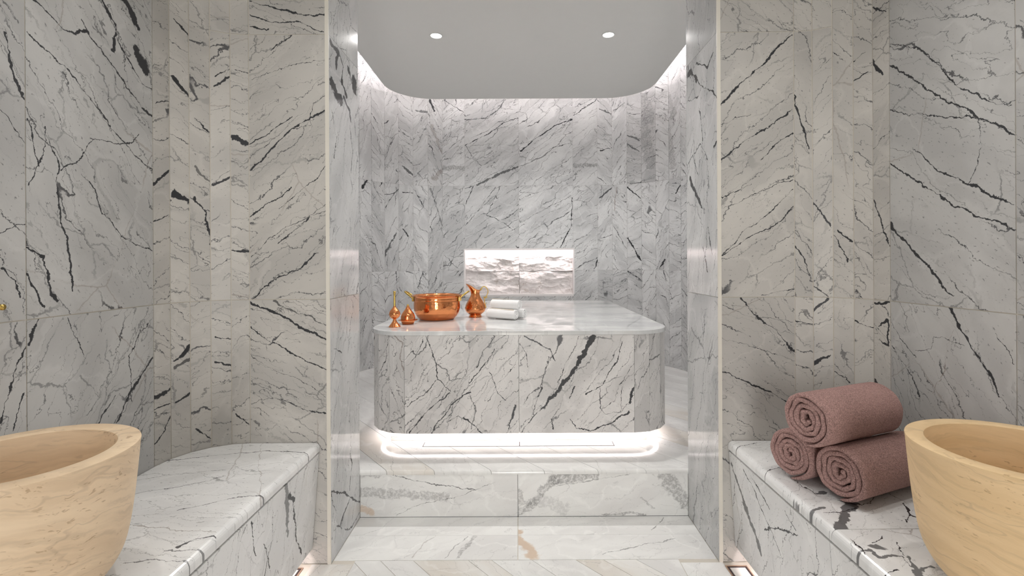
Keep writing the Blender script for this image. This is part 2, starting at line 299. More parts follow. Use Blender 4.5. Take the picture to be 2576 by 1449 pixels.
 'wall_left|3|1': [([[0.0482,1.3283],[0.0152,1.2794],[-0.0066,1.1465]],0.007,1.0,'d'), ([[0.0477,1.4379],[-0.0077,1.3706]],0.007,0.7,'d'), ([[0.0469,1.6133],[-0.0085,1.5575]],0.0035,1.0,'d')],
 'wall_left|4|1': [([[0.049,1.7349],[-0.0123,1.6644]],0.012,1.0,'d'), ([[0.0503,1.3354],[0.0193,1.3248],[-0.0105,1.31]],0.015,1.0,'d'), ([[0.048,1.9367],[-0.0134,1.8766]],0.005,1.0,'d')],
 'wall_left|5|1': [([[0.0597,1.3527],[0.0187,1.3937],[-0.0104,1.4271]],0.011,1.0,'d'), ([[0.0558,1.6244],[-0.0117,1.6428]],0.0025,1.0,'d'), ([[0.0603,1.2377],[-0.0094,1.2646]],0.003,1.0,'d')],
 'wall_left|0|0': [([[0.2912,0.96],[0.229,0.9312],[0.1542,0.8932],[0.0794,0.8478],[0.012,0.8175]],0.007,1.0,'d'), ([[0.1989,0.9573],[0.1315,0.9231],[0.0641,0.9003],[0.0118,0.8625]],0.007,0.8,'d'), ([[0.2917,0.8677],[0.2371,0.8261],[0.1548,0.7807],[0.08,0.7353],[0.0126,0.7124]],0.0035,1.0,'d'), ([[0.2909,0.5788],[0.2307,0.6085],[0.1782,0.6007],[0.0959,0.5628],[0.0134,0.5473]],0.0035,1.0,'d'), ([[0.2922,0.7589],[0.2077,0.7059],[0.1253,0.683],[0.0131,0.6073]],0.0015,1.0,'d')],
 'wall_left|6|0': [([[0.3759,0.9664],[0.3986,0.917],[0.4045,0.9032]],0.006,1.0,'d'), ([[0.3002,0.9602],[0.2741,0.9023],[0.2438,0.8414]],0.002,1.0,'d'), ([[0.007,0.7939],[0.0581,0.7465],[0.1059,0.6897],[0.1436,0.634]],0.0055,1.0,'d'), ([[0.1504,0.7144],[0.1926,0.6677],[0.2061,0.6547]],0.004,1.0,'d'), ([[0.0235,0.9087],[0.1051,0.8198],[0.0899,0.7666],[0.0905,0.679]],0.0025,1.0,'d'), ([[0.2564,0.7994],[0.2057,0.7239]],0.005,0.4,'d')],
 'wall_left|7|0': [([[0.0044,0.9039],[0.0329,0.8369],[0.0512,0.7658],[0.0602,0.7405]],0.006,1.0,'d'), ([[0.0049,0.7909],[0.0335,0.7124]],0.0025,1.0,'d')],
 'wall_left|4|0': [([[0.0517,0.7677],[0.017,0.8002],[-0.0086,0.8175]],0.013,1.0,'d'), ([[0.0498,0.7499],[-0.0084,0.7672]],0.011,0.8,'d'), ([[0.0504,0.6247],[-0.0078,0.6524]],0.007,1.0,'d')],
 'wall_left|5|0': [([[0.0604,0.6655],[0.024,0.669],[-0.0076,0.6813]],0.015,1.0,'d'), ([[0.0606,0.6256],[-0.0073,0.6327]],0.005,1.0,'d'), ([[0.0612,0.5192],[0.0247,0.5466],[-0.0071,0.5981]],0.004,1.0,'d')],
 'wall_left|3|0': [([[0.0507,0.5226],[-0.0038,0.4686]],0.005,1.0,'d')],
 'wall_left|2|0': [([[0.0513,0.7475],[-0.0012,0.7237]],0.005,1.0,'d'), ([[0.051,0.8322],[0.0035,0.8248],[-0.0017,0.8356]],0.004,1.0,'d')],
 'wall_left|1|0': [([[0.0538,0.5517],[0.0053,0.5153]],0.005,1.0,'d')],
 'slab|4|0': [([[0.1074,0.7383],[0.1239,0.6963],[0.1487,0.6205],[0.1651,0.5281],[0.2235,0.469]],0.004,1.0,'d'), ([[0.1651,0.5281],[0.0891,0.4529],[0.0132,0.3945]],0.003,1.0,'d'), ([[0.2193,0.4606],[0.1223,0.3855],[0.0547,0.3103],[0.0209,0.2685]],0.0055,1.0,'d'), ([[0.4391,0.7366],[0.3925,0.6697],[0.3501,0.5859]],0.0045,1.0,'d'), ([[0.443,0.6778],[0.3753,0.5774],[0.3161,0.5105]],0.005,1.0,'d'), ([[0.3243,0.4685],[0.2401,0.4185],[0.1893,0.3516],[0.1386,0.2847]],0.005,1.0,'d'), ([[0.2901,0.3427],[0.3402,0.3004],[0.3736,0.2666]],0.005,1.0,'d'), ([[0.5423,0.4001],[0.5252,0.333],[0.5081,0.2827]],0.008,1.0,'d'), ([[0.408,0.4176],[0.4589,0.5097],[0.5392,0.6017]],0.0025,1.0,'d'), ([[0.0905,0.7216],[0.0565,0.6378],[0.0142,0.596]],0.0025,1.0,'d'), ([[0.3242,0.4517],[0.3491,0.3843],[0.3233,0.2837]],0.007,0.7,'d'), ([[0.4172,0.5603],[0.4586,0.4594],[0.492,0.4256]],0.0035,1.0,'d'), ([[0.2059,0.3179],[0.2649,0.3512],[0.3235,0.3173]],0.0025,1.0,'d')],
 'slab|5|0': [([[0.364,0.7341],[0.3047,0.6336],[0.2707,0.5666],[0.2116,0.4997],[0.1524,0.4328],[0.1102,0.3827]],0.016,1.0,'d'), ([[0.1102,0.3827],[0.0426,0.3158],[0.0088,0.2656]],0.004,1.0,'d'), ([[0.5066,0.7081],[0.4809,0.6159],[0.4386,0.5573],[0.4047,0.4987],[0.3289,0.4571]],0.005,1.0,'d'), ([[0.392,0.482],[0.3958,0.3896],[0.4208,0.3559],[0.488,0.3597],[0.5055,0.4898]],0.003,1.0,'d'), ([[0.2527,0.3315],[0.2777,0.2894],[0.3448,0.2723],[0.4457,0.3137],[0.5384,0.3636]],0.005,1.0,'d'), ([[0.1451,0.6344],[0.1194,0.5338],[0.0937,0.4499],[0.068,0.3493]],0.004,1.0,'d'), ([[0.0281,0.7358],[0.1537,0.668],[0.1786,0.6175]],0.005,1.0,'d'), ([[0.5818,0.6405],[0.4887,0.4983]],0.004,1.0,'d'), ([[0.5727,0.5062],[0.5473,0.4644],[0.5387,0.414]],0.012,1.0,'d'), ([[0.2968,0.7344],[0.2374,0.6172],[0.1864,0.5082]],0.003,1.0,'d'), ([[0.1684,0.2816],[0.1603,0.332]],0.006,1.0,'d'), ([[0.2448,0.4324],[0.2703,0.491]],0.006,1.0,'d'), ([[0.0027,0.7024],[0.036,0.6518],[0.0441,0.5846]],0.003,1.0,'d')],
 'slab|3|0': [([[0.031,0.7377],[0.0669,0.705],[0.0574,0.6206],[0.0752,0.5708]],0.006,0.6,'b')],
 'back|9|2': [([[0.0071,2.3906],[0.189,2.4064],[0.3012,2.4758],[0.3716,2.5733]],0.009,0.8,'d'), ([[0.0058,2.1557],[0.2162,2.2664],[0.3566,2.3636],[0.4939,2.4118]],0.005,1.0,'d'), ([[0.1159,1.7984],[0.214,1.8469],[0.3542,1.9161],[0.4915,1.9643]],0.016,0.8,'d'), ([[0.0128,2.1556],[0.0752,2.0434],[0.1587,1.973]],0.003,1.0,'d')],
 'back|10|2': [([[0.017,2.1041],[0.1435,2.2083],[0.3259,2.3332],[0.4941,2.3953]],0.008,1.0,'d'), ([[0.0079,1.9643],[0.2126,2.0541],[0.3249,2.1374]],0.009,0.7,'d'), ([[0.3249,2.1374],[0.4901,2.1785]],0.003,1.0,'d')],
 'back|9|1': [([[0.002,1.4284],[0.1428,1.5955],[0.2836,1.7836]],0.004,1.0,'d'), ([[0.1983,1.5253],[0.3256,1.7834]],0.004,1.0,'d'), ([[0.1983,1.5253],[0.3518,1.4546],[0.4354,1.3842]],0.004,1.0,'d'), ([[0.0738,1.7847],[0.0101,1.6242]],0.006,1.0,'d'), ([[0.0991,1.2741],[0.212,1.4553]],0.004,1.0,'d')],
 'back|10|1': [([[0.0136,1.4538],[0.21,1.5646],[0.4877,1.703]],0.003,1.0,'d'), ([[0.4875,1.675],[0.475,1.4234],[0.3761,1.2281]],0.008,1.0,'d'), ([[0.0151,1.7335],[0.1409,1.7188],[0.3371,1.7877]],0.002,1.0,'d')],
 'back|8|2': [([[0.0198,2.5762],[0.1982,2.4564]],0.005,1.0,'d'), ([[0.0166,1.9539],[0.1089,1.9604],[0.1956,1.9459]],0.024,0.6,'g')],
 'back|8|1': [([[0.0124,1.1637],[0.1321,1.0372]],0.003,1.0,'d'), ([[0.009,1.0379],[0.0205,1.0937]],0.02,0.6,'g')],
 'back|11|2': [([[0.012,2.4302],[0.2268,2.5759]],0.006,1.0,'d'), ([[0.0096,1.9659],[0.1257,1.9751],[0.2334,1.9647]],0.024,0.6,'g')],
 'back|11|1': [([[0.1907,1.0307],[0.2332,1.1284]],0.012,1.0,'d')],
 'back|12|2': [([[0.028,2.1066],[0.1315,2.1316]],0.008,1.0,'d'), ([[0.023,2.4842],[0.1331,2.4384]],0.008,0.8,'d')],
 'back|13|2': [([[0.0156,2.4648],[0.1183,2.5242]],0.008,0.8,'d')],
 'back|14|2': [([[0.0059,2.2318],[0.1162,2.1768]],0.012,0.7,'d'), ([[0.0055,2.149],[0.1156,2.0676]],0.012,0.7,'d')],
 'back|12|1': [([[0.0188,1.6735],[0.1296,1.7691]],0.012,0.9,'d'), ([[0.0238,1.31],[0.1274,1.3369]],0.005,1.0,'d')],
 'back|14|1': [([[0.0034,1.7623],[0.1203,1.6578]],0.007,1.0,'d'), ([[0.0052,1.3063],[0.1215,1.1121]],0.013,1.0,'d')],
 'back|13|1': [([[0.0102,1.4202],[0.1251,1.2097]],0.005,1.0,'d'), ([[0.0178,1.5593],[0.0394,1.7671]],0.005,0.7,'b')],
 'back|15|2': [([[0.015,2.5531],[0.0787,2.3505]],0.06,0.45,'g'), ([[0.0066,2.3372],[0.0907,1.9449]],0.06,0.4,'g')],
 'back|17|2': [([[-0.0221,2.4991],[0.0465,2.3363]],0.05,0.45,'g'), ([[-0.0325,2.2791],[0.0435,1.9109]],0.05,0.45,'g')],
 'back|16|1': [([[0.0351,1.0313],[0.0891,1.1106]],0.012,1.0,'d')],
 'back|17|1': [([[0.0759,1.6613],[0.1432,1.7413]],0.01,1.0,'d')],
 'back|17|0': [([[-0.0333,0.9135],[0.0356,0.7737]],0.006,1.0,'d')],
 'back|14|0': [([[-0.0075,1.0161],[0.1206,0.9347]],0.007,1.0,'d')],
 'back|16|0': [([[0.0734,1.0184],[0.1031,0.927]],0.006,1.0,'d')],
 'back|7|2': [([[0.0212,2.5733],[0.0551,2.4765]],0.014,1.0,'d'), ([[0.0337,2.3364],[0.1291,2.1008]],0.02,0.35,'b'), ([[0.045,1.8481],[0.1283,1.9329]],0.03,0.4,'b')],
 'back|5|2': [([[0.0399,1.9581],[0.1438,1.8704]],0.014,0.8,'d')],
 'back|6|2': [([[0.0286,2.4663],[0.1451,2.4623]],0.012,0.7,'d')],
 'back|4|1': [([[-0.053,1.044],[0.0179,1.2039],[0.1048,1.3541]],0.016,0.8,'d'), ([[-0.0496,1.6806],[0.0923,1.7059],[0.1511,1.7793]],0.005,1.0,'d'), ([[0.0058,1.5782],[0.0923,1.7059]],0.004,1.0,'d')],
 'back|5|1': [([[0.0369,1.3968],[0.085,1.3294]],0.01,1.0,'d'), ([[0.0318,1.7249],[0.1571,1.7189]],0.004,1.0,'d')],
 'back|6|1': [([[0.0383,1.7049],[0.0924,1.5955]],0.006,1.0,'d')],
 'back|4|2': [([[-0.0324,2.2803],[0.0384,2.3397]],0.006,1.0,'d')],
 'back|3|1': [([[0.0843,1.7593],[0.1079,1.802]],0.014,1.0,'d')],
 'back|2|1': [([[0.0284,1.7226],[0.08,1.794]],0.016,1.0,'d')],
 'back|7|1': [([[0.0239,1.7641],[0.0714,1.6249],[0.1257,1.4295]],0.012,0.5,'d')],
 'back|4|0': [([[0.103,1.0284],[0.1165,0.8378]],0.005,1.0,'d')],
 'back|6|0': [([[0.0341,0.8734],[0.0895,1.0253]],0.005,1.0,'d')],
 'back|3|2': [([[-0.0107,2.3727],[0.0645,2.2981]],0.006,1.0,'d')],
 'riser|0': [([[-0.6836,0.1113],[-0.5237,0.0993],[-0.3228,0.087]],0.022,0.42,'g'), ([[-0.6832,0.1931],[-0.6126,0.1853]],0.02,0.4,'g'), ([[-0.5827,0.1926],[-0.4638,0.1622],[-0.3152,0.1317],[-0.1962,0.1161]],0.0035,0.75,'d'), ([[-0.5391,0.0063],[-0.4495,0.0505],[-0.2708,0.0868],[-0.1067,0.1529]],0.0022,0.6,'d'), ([[-0.684,0.0368],[-0.6432,0.0217]],0.02,0.45,'o')],
 'riser|1': [([[-0.0144,0.011],[0.0565,0.0553],[0.109,0.122],[0.1538,0.159]],0.02,0.5,'g'), ([[0.1538,0.159],[0.2432,0.1808],[0.3251,0.1878]],0.03,0.55,'g'), ([[-0.0102,0.1077],[0.0044,0.0556],[0.0566,0.0627]],0.018,0.4,'g'), ([[0.1313,0.1293],[0.2803,0.1509],[0.5037,0.1869]],0.003,0.5,'d'), ([[0.6228,0.1937],[0.667,0.1116],[0.7262,0.0443]],0.036,0.5,'g'), ([[0.3539,0.0091],[0.54,0.0081]],0.007,0.55,'g'), ([[0.5254,0.0752],[0.5773,0.0377]],0.006,0.4,'g'), ([[0.1903,0.0323],[0.0938,0.07]],0.03,0.22,'g')],
 'passage|1|1': [([[0.6177,2.0714],[0.5404,1.9788]],0.004,0.6,'d'), ([[-0.0119,1.9714],[0.0,1.9587]],0.022,0.6,'o')],
 'passage|1|0': [([[0.3077,1.8173],[0.4122,1.8491],[0.6189,1.9164]],0.004,0.55,'d'), ([[-0.009,1.9162],[0.0361,1.8524],[0.048,1.8088]],0.03,0.6,'o')],
 'passage|0|0': [([[-0.2343,1.7954],[-0.2154,1.8546],[-0.1762,1.9358]],0.012,0.45,'g'), ([[-0.2793,1.7958],[-0.2567,1.8662],[-0.2108,1.9361]],0.004,0.5,'d'), ([[-0.4013,1.7969],[-0.3813,1.8902],[-0.3364,1.9433]],0.005,0.35,'b')],
 'benchtop|r|1': [([[0.7545,1.3368],[0.7407,1.2877],[0.7332,1.2348]],0.017,0.85,'d'), ([[0.8222,1.3985],[0.8292,1.3533]],0.006,1.0,'d'), ([[0.8346,1.362],[0.8605,1.3662]],0.018,0.85,'d'), ([[0.8951,1.3021],[0.8287,1.2338],[0.7887,1.1854]],0.022,0.85,'d'), ([[0.8045,1.2871],[0.7502,1.2568]],0.012,0.8,'d'), ([[0.8976,1.2941],[0.8696,1.3188]],0.004,1.0,'d'), ([[0.7891,1.2564],[0.8447,1.2634],[0.8906,1.2783]],0.003,1.0,'d'), ([[1.0383,1.3088],[1.0084,1.2467],[0.9626,1.2041]],0.004,1.0,'d'), ([[1.0084,1.2467],[1.0156,1.232]],0.004,1.0,'d'), ([[0.7533,1.6929],[0.7923,1.7202],[0.8506,1.7408]],0.004,1.0,'d'), ([[0.7555,1.4993],[0.8195,1.5314],[0.8167,1.3893]],0.002,1.0,'d'), ([[0.9056,1.294],[1.0366,1.3598],[1.044,1.3006]],0.0018,1.0,'d')],
 'benchtop|r|0': [([[0.7565,1.0817],[0.7914,1.0927],[0.7912,1.0649],[0.8416,1.0699]],0.009,0.8,'d'), ([[0.804,1.1099],[0.8134,1.104]],0.014,0.8,'d'), ([[0.8416,1.0699],[0.8323,1.0181],[0.8829,1.0327]],0.007,0.8,'d'), ([[0.8598,1.1521],[0.8195,1.1217]],0.003,1.0,'d'), ([[0.875,1.1212],[0.8525,1.0753]],0.003,1.0,'d'), ([[0.8571,1.0644],[0.8274,1.0083]],0.014,0.8,'d'), ([[0.7764,1.1404],[0.7726,1.076]],0.0025,1.0,'d'), ([[0.7337,1.0047],[0.7991,1.0283]],0.006,1.0,'d')],
 'benchtop|l|0': [([[-1.163,1.4636],[-1.1011,1.498],[-1.0326,1.519],[-0.9357,1.5404]],0.0018,0.8,'d'), ([[-1.0969,1.3727],[-1.0555,1.4031],[-0.9675,1.441],[-0.9087,1.4957]],0.003,0.9,'d'), ([[-1.2235,1.5911],[-1.1446,1.6232],[-1.0411,1.6563],[-0.8826,1.6901],[-0.723,1.6699]],0.0045,0.9,'d'), ([[-0.9129,1.2858],[-0.876,1.3126],[-0.8043,1.3517],[-0.7276,1.3808]],0.003,0.8,'d'), ([[-0.9402,1.7577],[-0.8591,1.5865],[-0.7632,1.4255],[-0.7019,1.3052]],0.0035,0.4,'b'), ([[-0.9684,1.2114],[-0.9043,1.2015],[-0.8228,1.1869],[-0.7387,1.1817]],0.003,0.5,'b'), ([[-0.7945,1.1185],[-0.7709,1.1471],[-0.7354,1.1683]],0.009,0.9,'d'), ([[-0.8115,1.1028],[-0.7461,1.11],[-0.7132,1.1177]],0.0035,0.7,'d'), ([[-0.8689,1.0583],[-0.8121,1.0724],[-0.72,1.0643]],0.0035,0.7,'d')],
 'rev|l|1': [([[0.0199,1.9124],[0.0979,1.9113],[0.0649,1.8434]],0.014,1.0,'d'), ([[0.0331,1.7779],[0.0637,1.7536],[0.1118,1.734]],0.034,1.0,'d'), ([[0.1295,1.8078],[0.1722,1.7795]],0.026,1.0,'d'), ([[0.2562,1.8681],[0.2848,1.8322]],0.034,1.0,'d'), ([[0.0979,1.9113],[0.1475,1.8768],[0.1297,1.8202]],0.008,1.0,'d'), ([[0.2005,1.8854],[0.2464,1.8513]],0.014,1.0,'d'), ([[0.1457,1.7516],[0.2164,1.724],[0.2251,1.6813]],0.014,1.0,'d'), ([[0.0772,1.5844],[0.0445,1.4934]],0.006,1.0,'d'), ([[0.2155,1.6592],[0.2517,1.5708],[0.2312,1.4686]],0.004,1.0,'d'), ([[0.0316,1.6661],[0.0614,1.5862]],0.004,1.0,'d')],
 'rev|l|2': [([[0.1851,2.0571],[0.2027,2.0272]],0.003,1.0,'d')],
 'rev|r|1': [([[0.289,1.89],[0.2604,1.8989],[0.198,1.829]],0.017,1.0,'d'), ([[0.3035,1.9568],[0.2703,1.8693]],0.005,1.0,'d'), ([[0.1979,1.8418],[0.164,1.7972],[0.0381,1.7367],[-0.0116,1.6873]],0.006,1.0,'d'), ([[0.1815,1.7652],[0.253,1.7698],[0.3003,1.7822]],0.004,1.0,'d'), ([[0.197,1.8996],[0.0823,1.8404],[0.0364,1.8694]],0.006,1.0,'d'), ([[0.1654,1.6961],[0.1338,1.5739]],0.006,1.0,'d'), ([[0.2766,1.4419],[0.2046,1.3649],[0.1457,1.3066]],0.014,1.0,'d'), ([[0.2946,1.5127],[0.1672,1.5696],[0.087,1.489]],0.004,1.0,'d'), ([[0.0905,1.2273],[0.0461,1.1229]],0.01,1.0,'d'), ([[0.0731,1.3712],[0.0873,1.4647]],0.005,1.0,'d'), ([[0.0262,1.5233],[-0.0097,1.5378]],0.009,1.0,'d'), ([[0.2472,1.5362],[0.186,1.4458]],0.005,1.0,'d'), ([[0.1395,1.1556],[0.0927,1.0625]],0.007,1.0,'d')],
 'rev|l|0': [([[0.0027,0.2623],[0.1235,0.1981],[0.2,0.1473],[0.3273,0.063]],0.007,1.0,'d'), ([[0.2027,0.3216],[0.2222,0.2713],[0.1905,0.1799]],0.005,1.0,'d'), ([[0.0854,0.0842],[0.1222,0.1111],[0.2,0.1473]],0.01,1.0,'d'), ([[0.1032,0.0678],[0.0508,0.1098],[0.0169,0.1029]],0.007,1.0,'d'), ([[0.0346,0.7834],[0.1129,0.7494]],0.007,1.0,'d'), ([[-0.0054,0.263],[0.0513,0.1484],[0.0331,0.0617]],0.005,1.0,'d'), ([[0.14,0.0474],[0.2183,0.011],[0.3042,0.0302]],0.006,1.0,'d')],
 'benchface|r|1': [([[1.7478,0.3668],[1.667,0.2706],[1.6034,0.2022],[1.5638,0.1512]],0.016,0.8,'d'), ([[1.6547,0.385],[1.5716,0.3423],[1.5057,0.2801],[1.4368,0.2279]],0.004,1.0,'d'), ([[1.5245,0.2509],[1.4196,0.3135],[1.3356,0.339]],0.006,1.0,'d'), ([[1.6014,0.3879],[1.4872,0.3365]],0.003,1.0,'d'), ([[1.3951,0.3791],[1.3427,0.3475]],0.003,1.0,'d')],
 'benchface|l|0': [([[1.5076,0.4043],[1.5333,0.3272],[1.5459,0.2288]],0.016,0.7,'d'), ([[1.5748,0.3062],[1.6173,0.1815],[1.6628,0.0919]],0.007,1.0,'d'), ([[1.3138,0.3937],[1.3537,0.2801]],0.005,1.0,'d'), ([[1.3973,0.2891],[1.4428,0.1952]],0.006,1.0,'d'), ([[1.5337,0.3596],[1.575,0.3262]],0.008,1.0,'d')],
}
# ------------------------------------------------------------ materials
WALL = dict(base=(.555, .535, .50), grey=(.465, .45, .425), rough=.42, dens=.6, fine=1.2, flecks=.9, net=.9, vw=1.35, tint=.04, spec=.35)
ALC = dict(base=(.635, .64, .635), grey=(.495, .50, .50), rough=.45, dens=.8, fine=1.2, vw=2.0, flecks=.7, freq=1.3, tint=.09, brown=.4, spec=.25)
SLAB = dict(base=(.74, .72, .70), brown=.4, grey=(.59, .575, .56), rough=.25, dens=.6, fine=1.2, flecks=.8, net=1.3, tint=.03, vw=1.5)
FLOOR = dict(base=(.84, .84, .82), grey=(.74, .735, .72), rough=.1, dens=.0, fine=.28, flecks=.1, net=.2, tint=.03, brown=0)
BENCH = dict(base=(.86, .862, .858), grey=(.75, .752, .75), rough=.2, dens=.25, fine=.6, flecks=.7, net=.5, tint=.02)
WALLN = {**WALL, 'base': (.55, .548, .535), 'grey': (.455, .453, .445)}
M_wall = marble('wall_marble', **WALL); M_walln = marble('wall_marble_neutral', **WALLN); M_wall_v = marble('wall_marble_veined', **{**WALL, 'dens': .8, 'fine': 1.1})
M_alc = marble('alcove_marble', **ALC); M_alc_v = marble('alcove_marble_veined', **{**ALC, 'dens': .9, 'fine': 1.4})
REV = {**ALC, 'rough': .1, 'freq': 1.0, 'dens': .6, 'fine': 1.0, 'spec': .5, 'vw': 1.3}
M_rev = marble('polished_marble', **REV)
M_slab = marble('slab_marble', **SLAB)
M_slabtop = marble('slab_top_marble', **{**FLOOR, 'base': (.78, .785, .775), 'grey': (.62, .63, .63), 'rough': .02, 'fine': .3, 'brown': 0, 'net': .1, 'spec': .9})
M_floor = marble('floor_marble', **FLOOR)
M_gold = marble('gold_floor_marble', **{**FLOOR, 'base': (.79, .78, .75), 'grey': (.71, .67, .61), 'fine': .5})
M_bench = marble('bench_marble', **BENCH); FACE = {**BENCH, 'fine': 1.1, 'dens': .6, 'net': .8}; M_face = marble('bench_face_marble', **FACE)
M_grout = plain('grout', (.62, .58, .51), .8)
M_groutd = plain('grey_grout', (.42, .41, .40), .8)
M_trim = plain('corner_bead', (.72, .685, .61), .5)
M_ceil = plain('ceiling_paint', (.77, .77, .755), .9, var=.01)
M_bezel0 = plain('door_metal', (.3, .27, .24), .4, .6)
M_dark = plain('shadow_gap', (.09, .07, .06), .7)
M_led_w = emit('led_white', (1, .93, .94), 1.0)
def led(name, st, col=(1, .93, .93)): return emit(name, col, st)

HM = {}
def hmat(key, base):
    if key in VEINS:
        if key not in HM: HM[key] = marble('marble_'+key.replace('|', '_'), **{**base, 'dens': base['dens']*.35, 'hero': VEINS[key]})
        return HM[key]
    return None

# ------------------------------------------------------------ floors
fl = tag(slab_poly('floor', [(-1.19, -2.8), (1.21, -2.8), (1.21, 2.084), (-1.19, 2.084)], -.06, -.0015, M_grout), 'grout bed of the lower white marble floor', 'floor', kind='structure')
def ftile(name, poly, z, mat, parent, ang, gap=.001, th=.02, bevel=0):
    cx = sum(p[0] for p in poly)/len(poly); cy = sum(p[1] for p in poly)/len(poly)
    q = []
    for x, y in poly:
        d = math.hypot(x-cx, y-cy) or 1
        q.append((x-(x-cx)/d*gap*1.3, y-(y-cy)/d*gap*1.3))
    return slab_poly(name, q, z-th, z, mat, parent, ang, bevel=bevel)
# threshold tiles in the passage: two rows of two
for i, (x0, x1) in enumerate(((-.69, -.009), (-.009, .726))):
    for j, (y0, y1) in enumerate(((1.783, 1.944), (1.944, 2.084))):
        ftile('tile', [(x0, y0), (x1, y0), (x1, y1), (x0, y1)], 0, hmat('passage|%d|%d' % (i, j), FLOOR) or M_floor, fl, (40 if i == 0 else 12), .0012)
# diagonal planks of the front room and the straight border tiles
def planks(rect, c0, c1, step, direction, z, parent, mats, name='plank', bevel=0, th=.02):
    x0, x1, y0, y1 = rect; dx, dy = direction; l = math.hypot(dx, dy); nx, ny = -dy/l, dx/l
    out = []; k = 0
    c = c0
    while c < c1:
        w_ = step[k % len(step)]
        poly = [(x0, y0), (x1, y0), (x1, y1), (x0, y1)]
        poly = clip(clip(poly, nx, ny, c+w_-.001), -nx, -ny, -(c+.001))
        if len(poly) > 2:
            ar = abs(sum(poly[i][0]*poly[(i+1) % len(poly)][1]-poly[(i+1) % len(poly)][0]*poly[i][1] for i in range(len(poly))))/2
            if ar > 1e-4: out.append(slab_poly(name, poly, z-th, z, R.choice(mats), parent, math.degrees(math.atan2(dy, dx))+R.uniform(-15, 15), bevel=bevel))
        c += w_; k += 1
    return out
planks((-.608, .582, .35, 1.781), -.6, 2.2, (.12, .075, .09, .15, .064, .11), (.67, -.74), 0, fl, [M_floor, M_floor, M_floor, M_gold])
for (x0, x1) in ((-.76, -.61), (.584, .738)):
    for (y0, y1) in ((1.25, 1.763), (.7, 1.25), (.1, .7)):
        ftile('tile', [(x0, y0), (x1, y0), (x1, y1), (x0, y1)], 0, M_gold if x0 < 0 else M_floor, fl, 60, .0012)
# raised floor of the slab room, its riser and drain
fr = tag(slab_poly('floor_raised', [(-1.36, 2.10), (1.39, 2.10), (1.39, 4.395), (-1.36, 4.395)], .0, .184, M_groutd), 'bed of the raised marble floor around the heated slab', 'floor', kind='structure')
def edge_planks():
    ps = planks((-1.35, 1.38, 2.082, 4.39), -.2, 4.6, (.178, .18, .16, .19), (.63, -.777), .201, fr, [M_floor, M_gold, M_floor], th=.018)
    for o in ps:
        me = o.data
        bm = bmesh.new(); bm.from_mesh(me)
        ed = [e for e in bm.edges if all(abs(q.co.y-2.082) < 1e-4 and q.co.z > .2 for q in e.verts)]
        if ed:
            bmesh.ops.bevel(bm, geom=ed, offset=.012, segments=4, affect='EDGES', profile=.5)
        bm.to_mesh(me); bm.free()
edge_planks()
for i, (x0, x1) in enumerate(((-.69, -.009), (-.009, .726))):
    o = wall_tile('riser_tile', fr, (x0, 2.085), (x1, 2.085), .0, .184, (0, -1), hmat('riser|%d' % i, FLOOR) or M_floor, 15, .002, .014)
    a = o.data.attributes['tc'].data
    for q in a: q.vector = (q.vector[0]+x0, q.vector[1], 0)

# ------------------------------------------------------------ front room walls
PL = [(-.690, 1.765)]+arc(-.983, 1.565, .2, 90, 180, 5)+[(-1.183, 1.161), (-1.183, .757), (-1.183, .353), (-1.183, -.05), (-1.183, -.5), (-1.183, -2.8)]
PR = [(.726, 1.765)]+arc(1.006, 1.565, .197, 90, 0, 5)+[(1.203, 1.169), (1.203, .77), (1.203, .37), (1.203, -.05), (1.203, -.5), (1.203, -2.8)]
def offset_path(path, d, side):
    out = []
    for i, p in enumerate(path):
        a = Vector(path[max(i-1, 0)]); b = Vector(path[min(i+1, len(path)-1)]); t = (b-a).normalized()
        n = Vector((-t.y, t.x))*side; out.append((p[0]+n.x*d, p[1]+n.y*d))
    return out
def tiled_wall(name, path, side, rows, angs, base, mats, label, gap, backing, nback, zmax, skip=None):
    bk = tag(ribbon(name, offset_path(path, -.0018, side), 0, zmax, backing), label, 'wall', kind='structure')
    for i in range(len(path)-1):
        a = Vector(path[i]); b = Vector(path[i+1]); t = (b-a).normalized(); n = (-t.y*side, t.x*side)
        for (z0, z1, r) in rows(i):
            m = hmat('%s|%d|%d' % (nback, i, r), WALLN if i > 5 else base) or mats(i, r)
            wall_tile('tile', bk, path[i], path[i+1], z0, z1, n, m, angs(i, r), gap)
    return bk
def rows_front(i):
    if i <= 2: return [(.0, .966, 0), (.966, 1.933, 1), (1.933, 2.5, 2)]
    return [(.0, .966, 0), (.966, 2.5, 1)]
SA = [25, -30, 18, -25, 35]
def ang_l(i, r):
    if i == 0: return 145 if r == 1 else 22
    if i <= 5: return SA[(i+r) % 5]+180
    return 55 if r else 122
def ang_r(i, r):
    if i == 0: return 38 if r == 1 else -35
    if i <= 5: return [-50, -40, 25, -60, 50][(i+2*r) % 5]
    return -32 if r else -58
tiled_wall('wall_left', PL, 1, rows_front, ang_l, WALL, lambda i, r: M_wall_v if 1 <= i <= 5 else M_walln if i else M_wall, 'grout bed of the veined marble wall with rounded corner behind the left bench', .003, M_grout, 'wall_left', 2.5)
tiled_wall('wall_right', PR, -1, rows_front, ang_r, WALL, lambda i, r: M_walln if i > 5 else M_wall, 'grout bed of the veined marble wall with rounded corner behind the right bench', .003, M_grout, 'wall_right', 2.5)

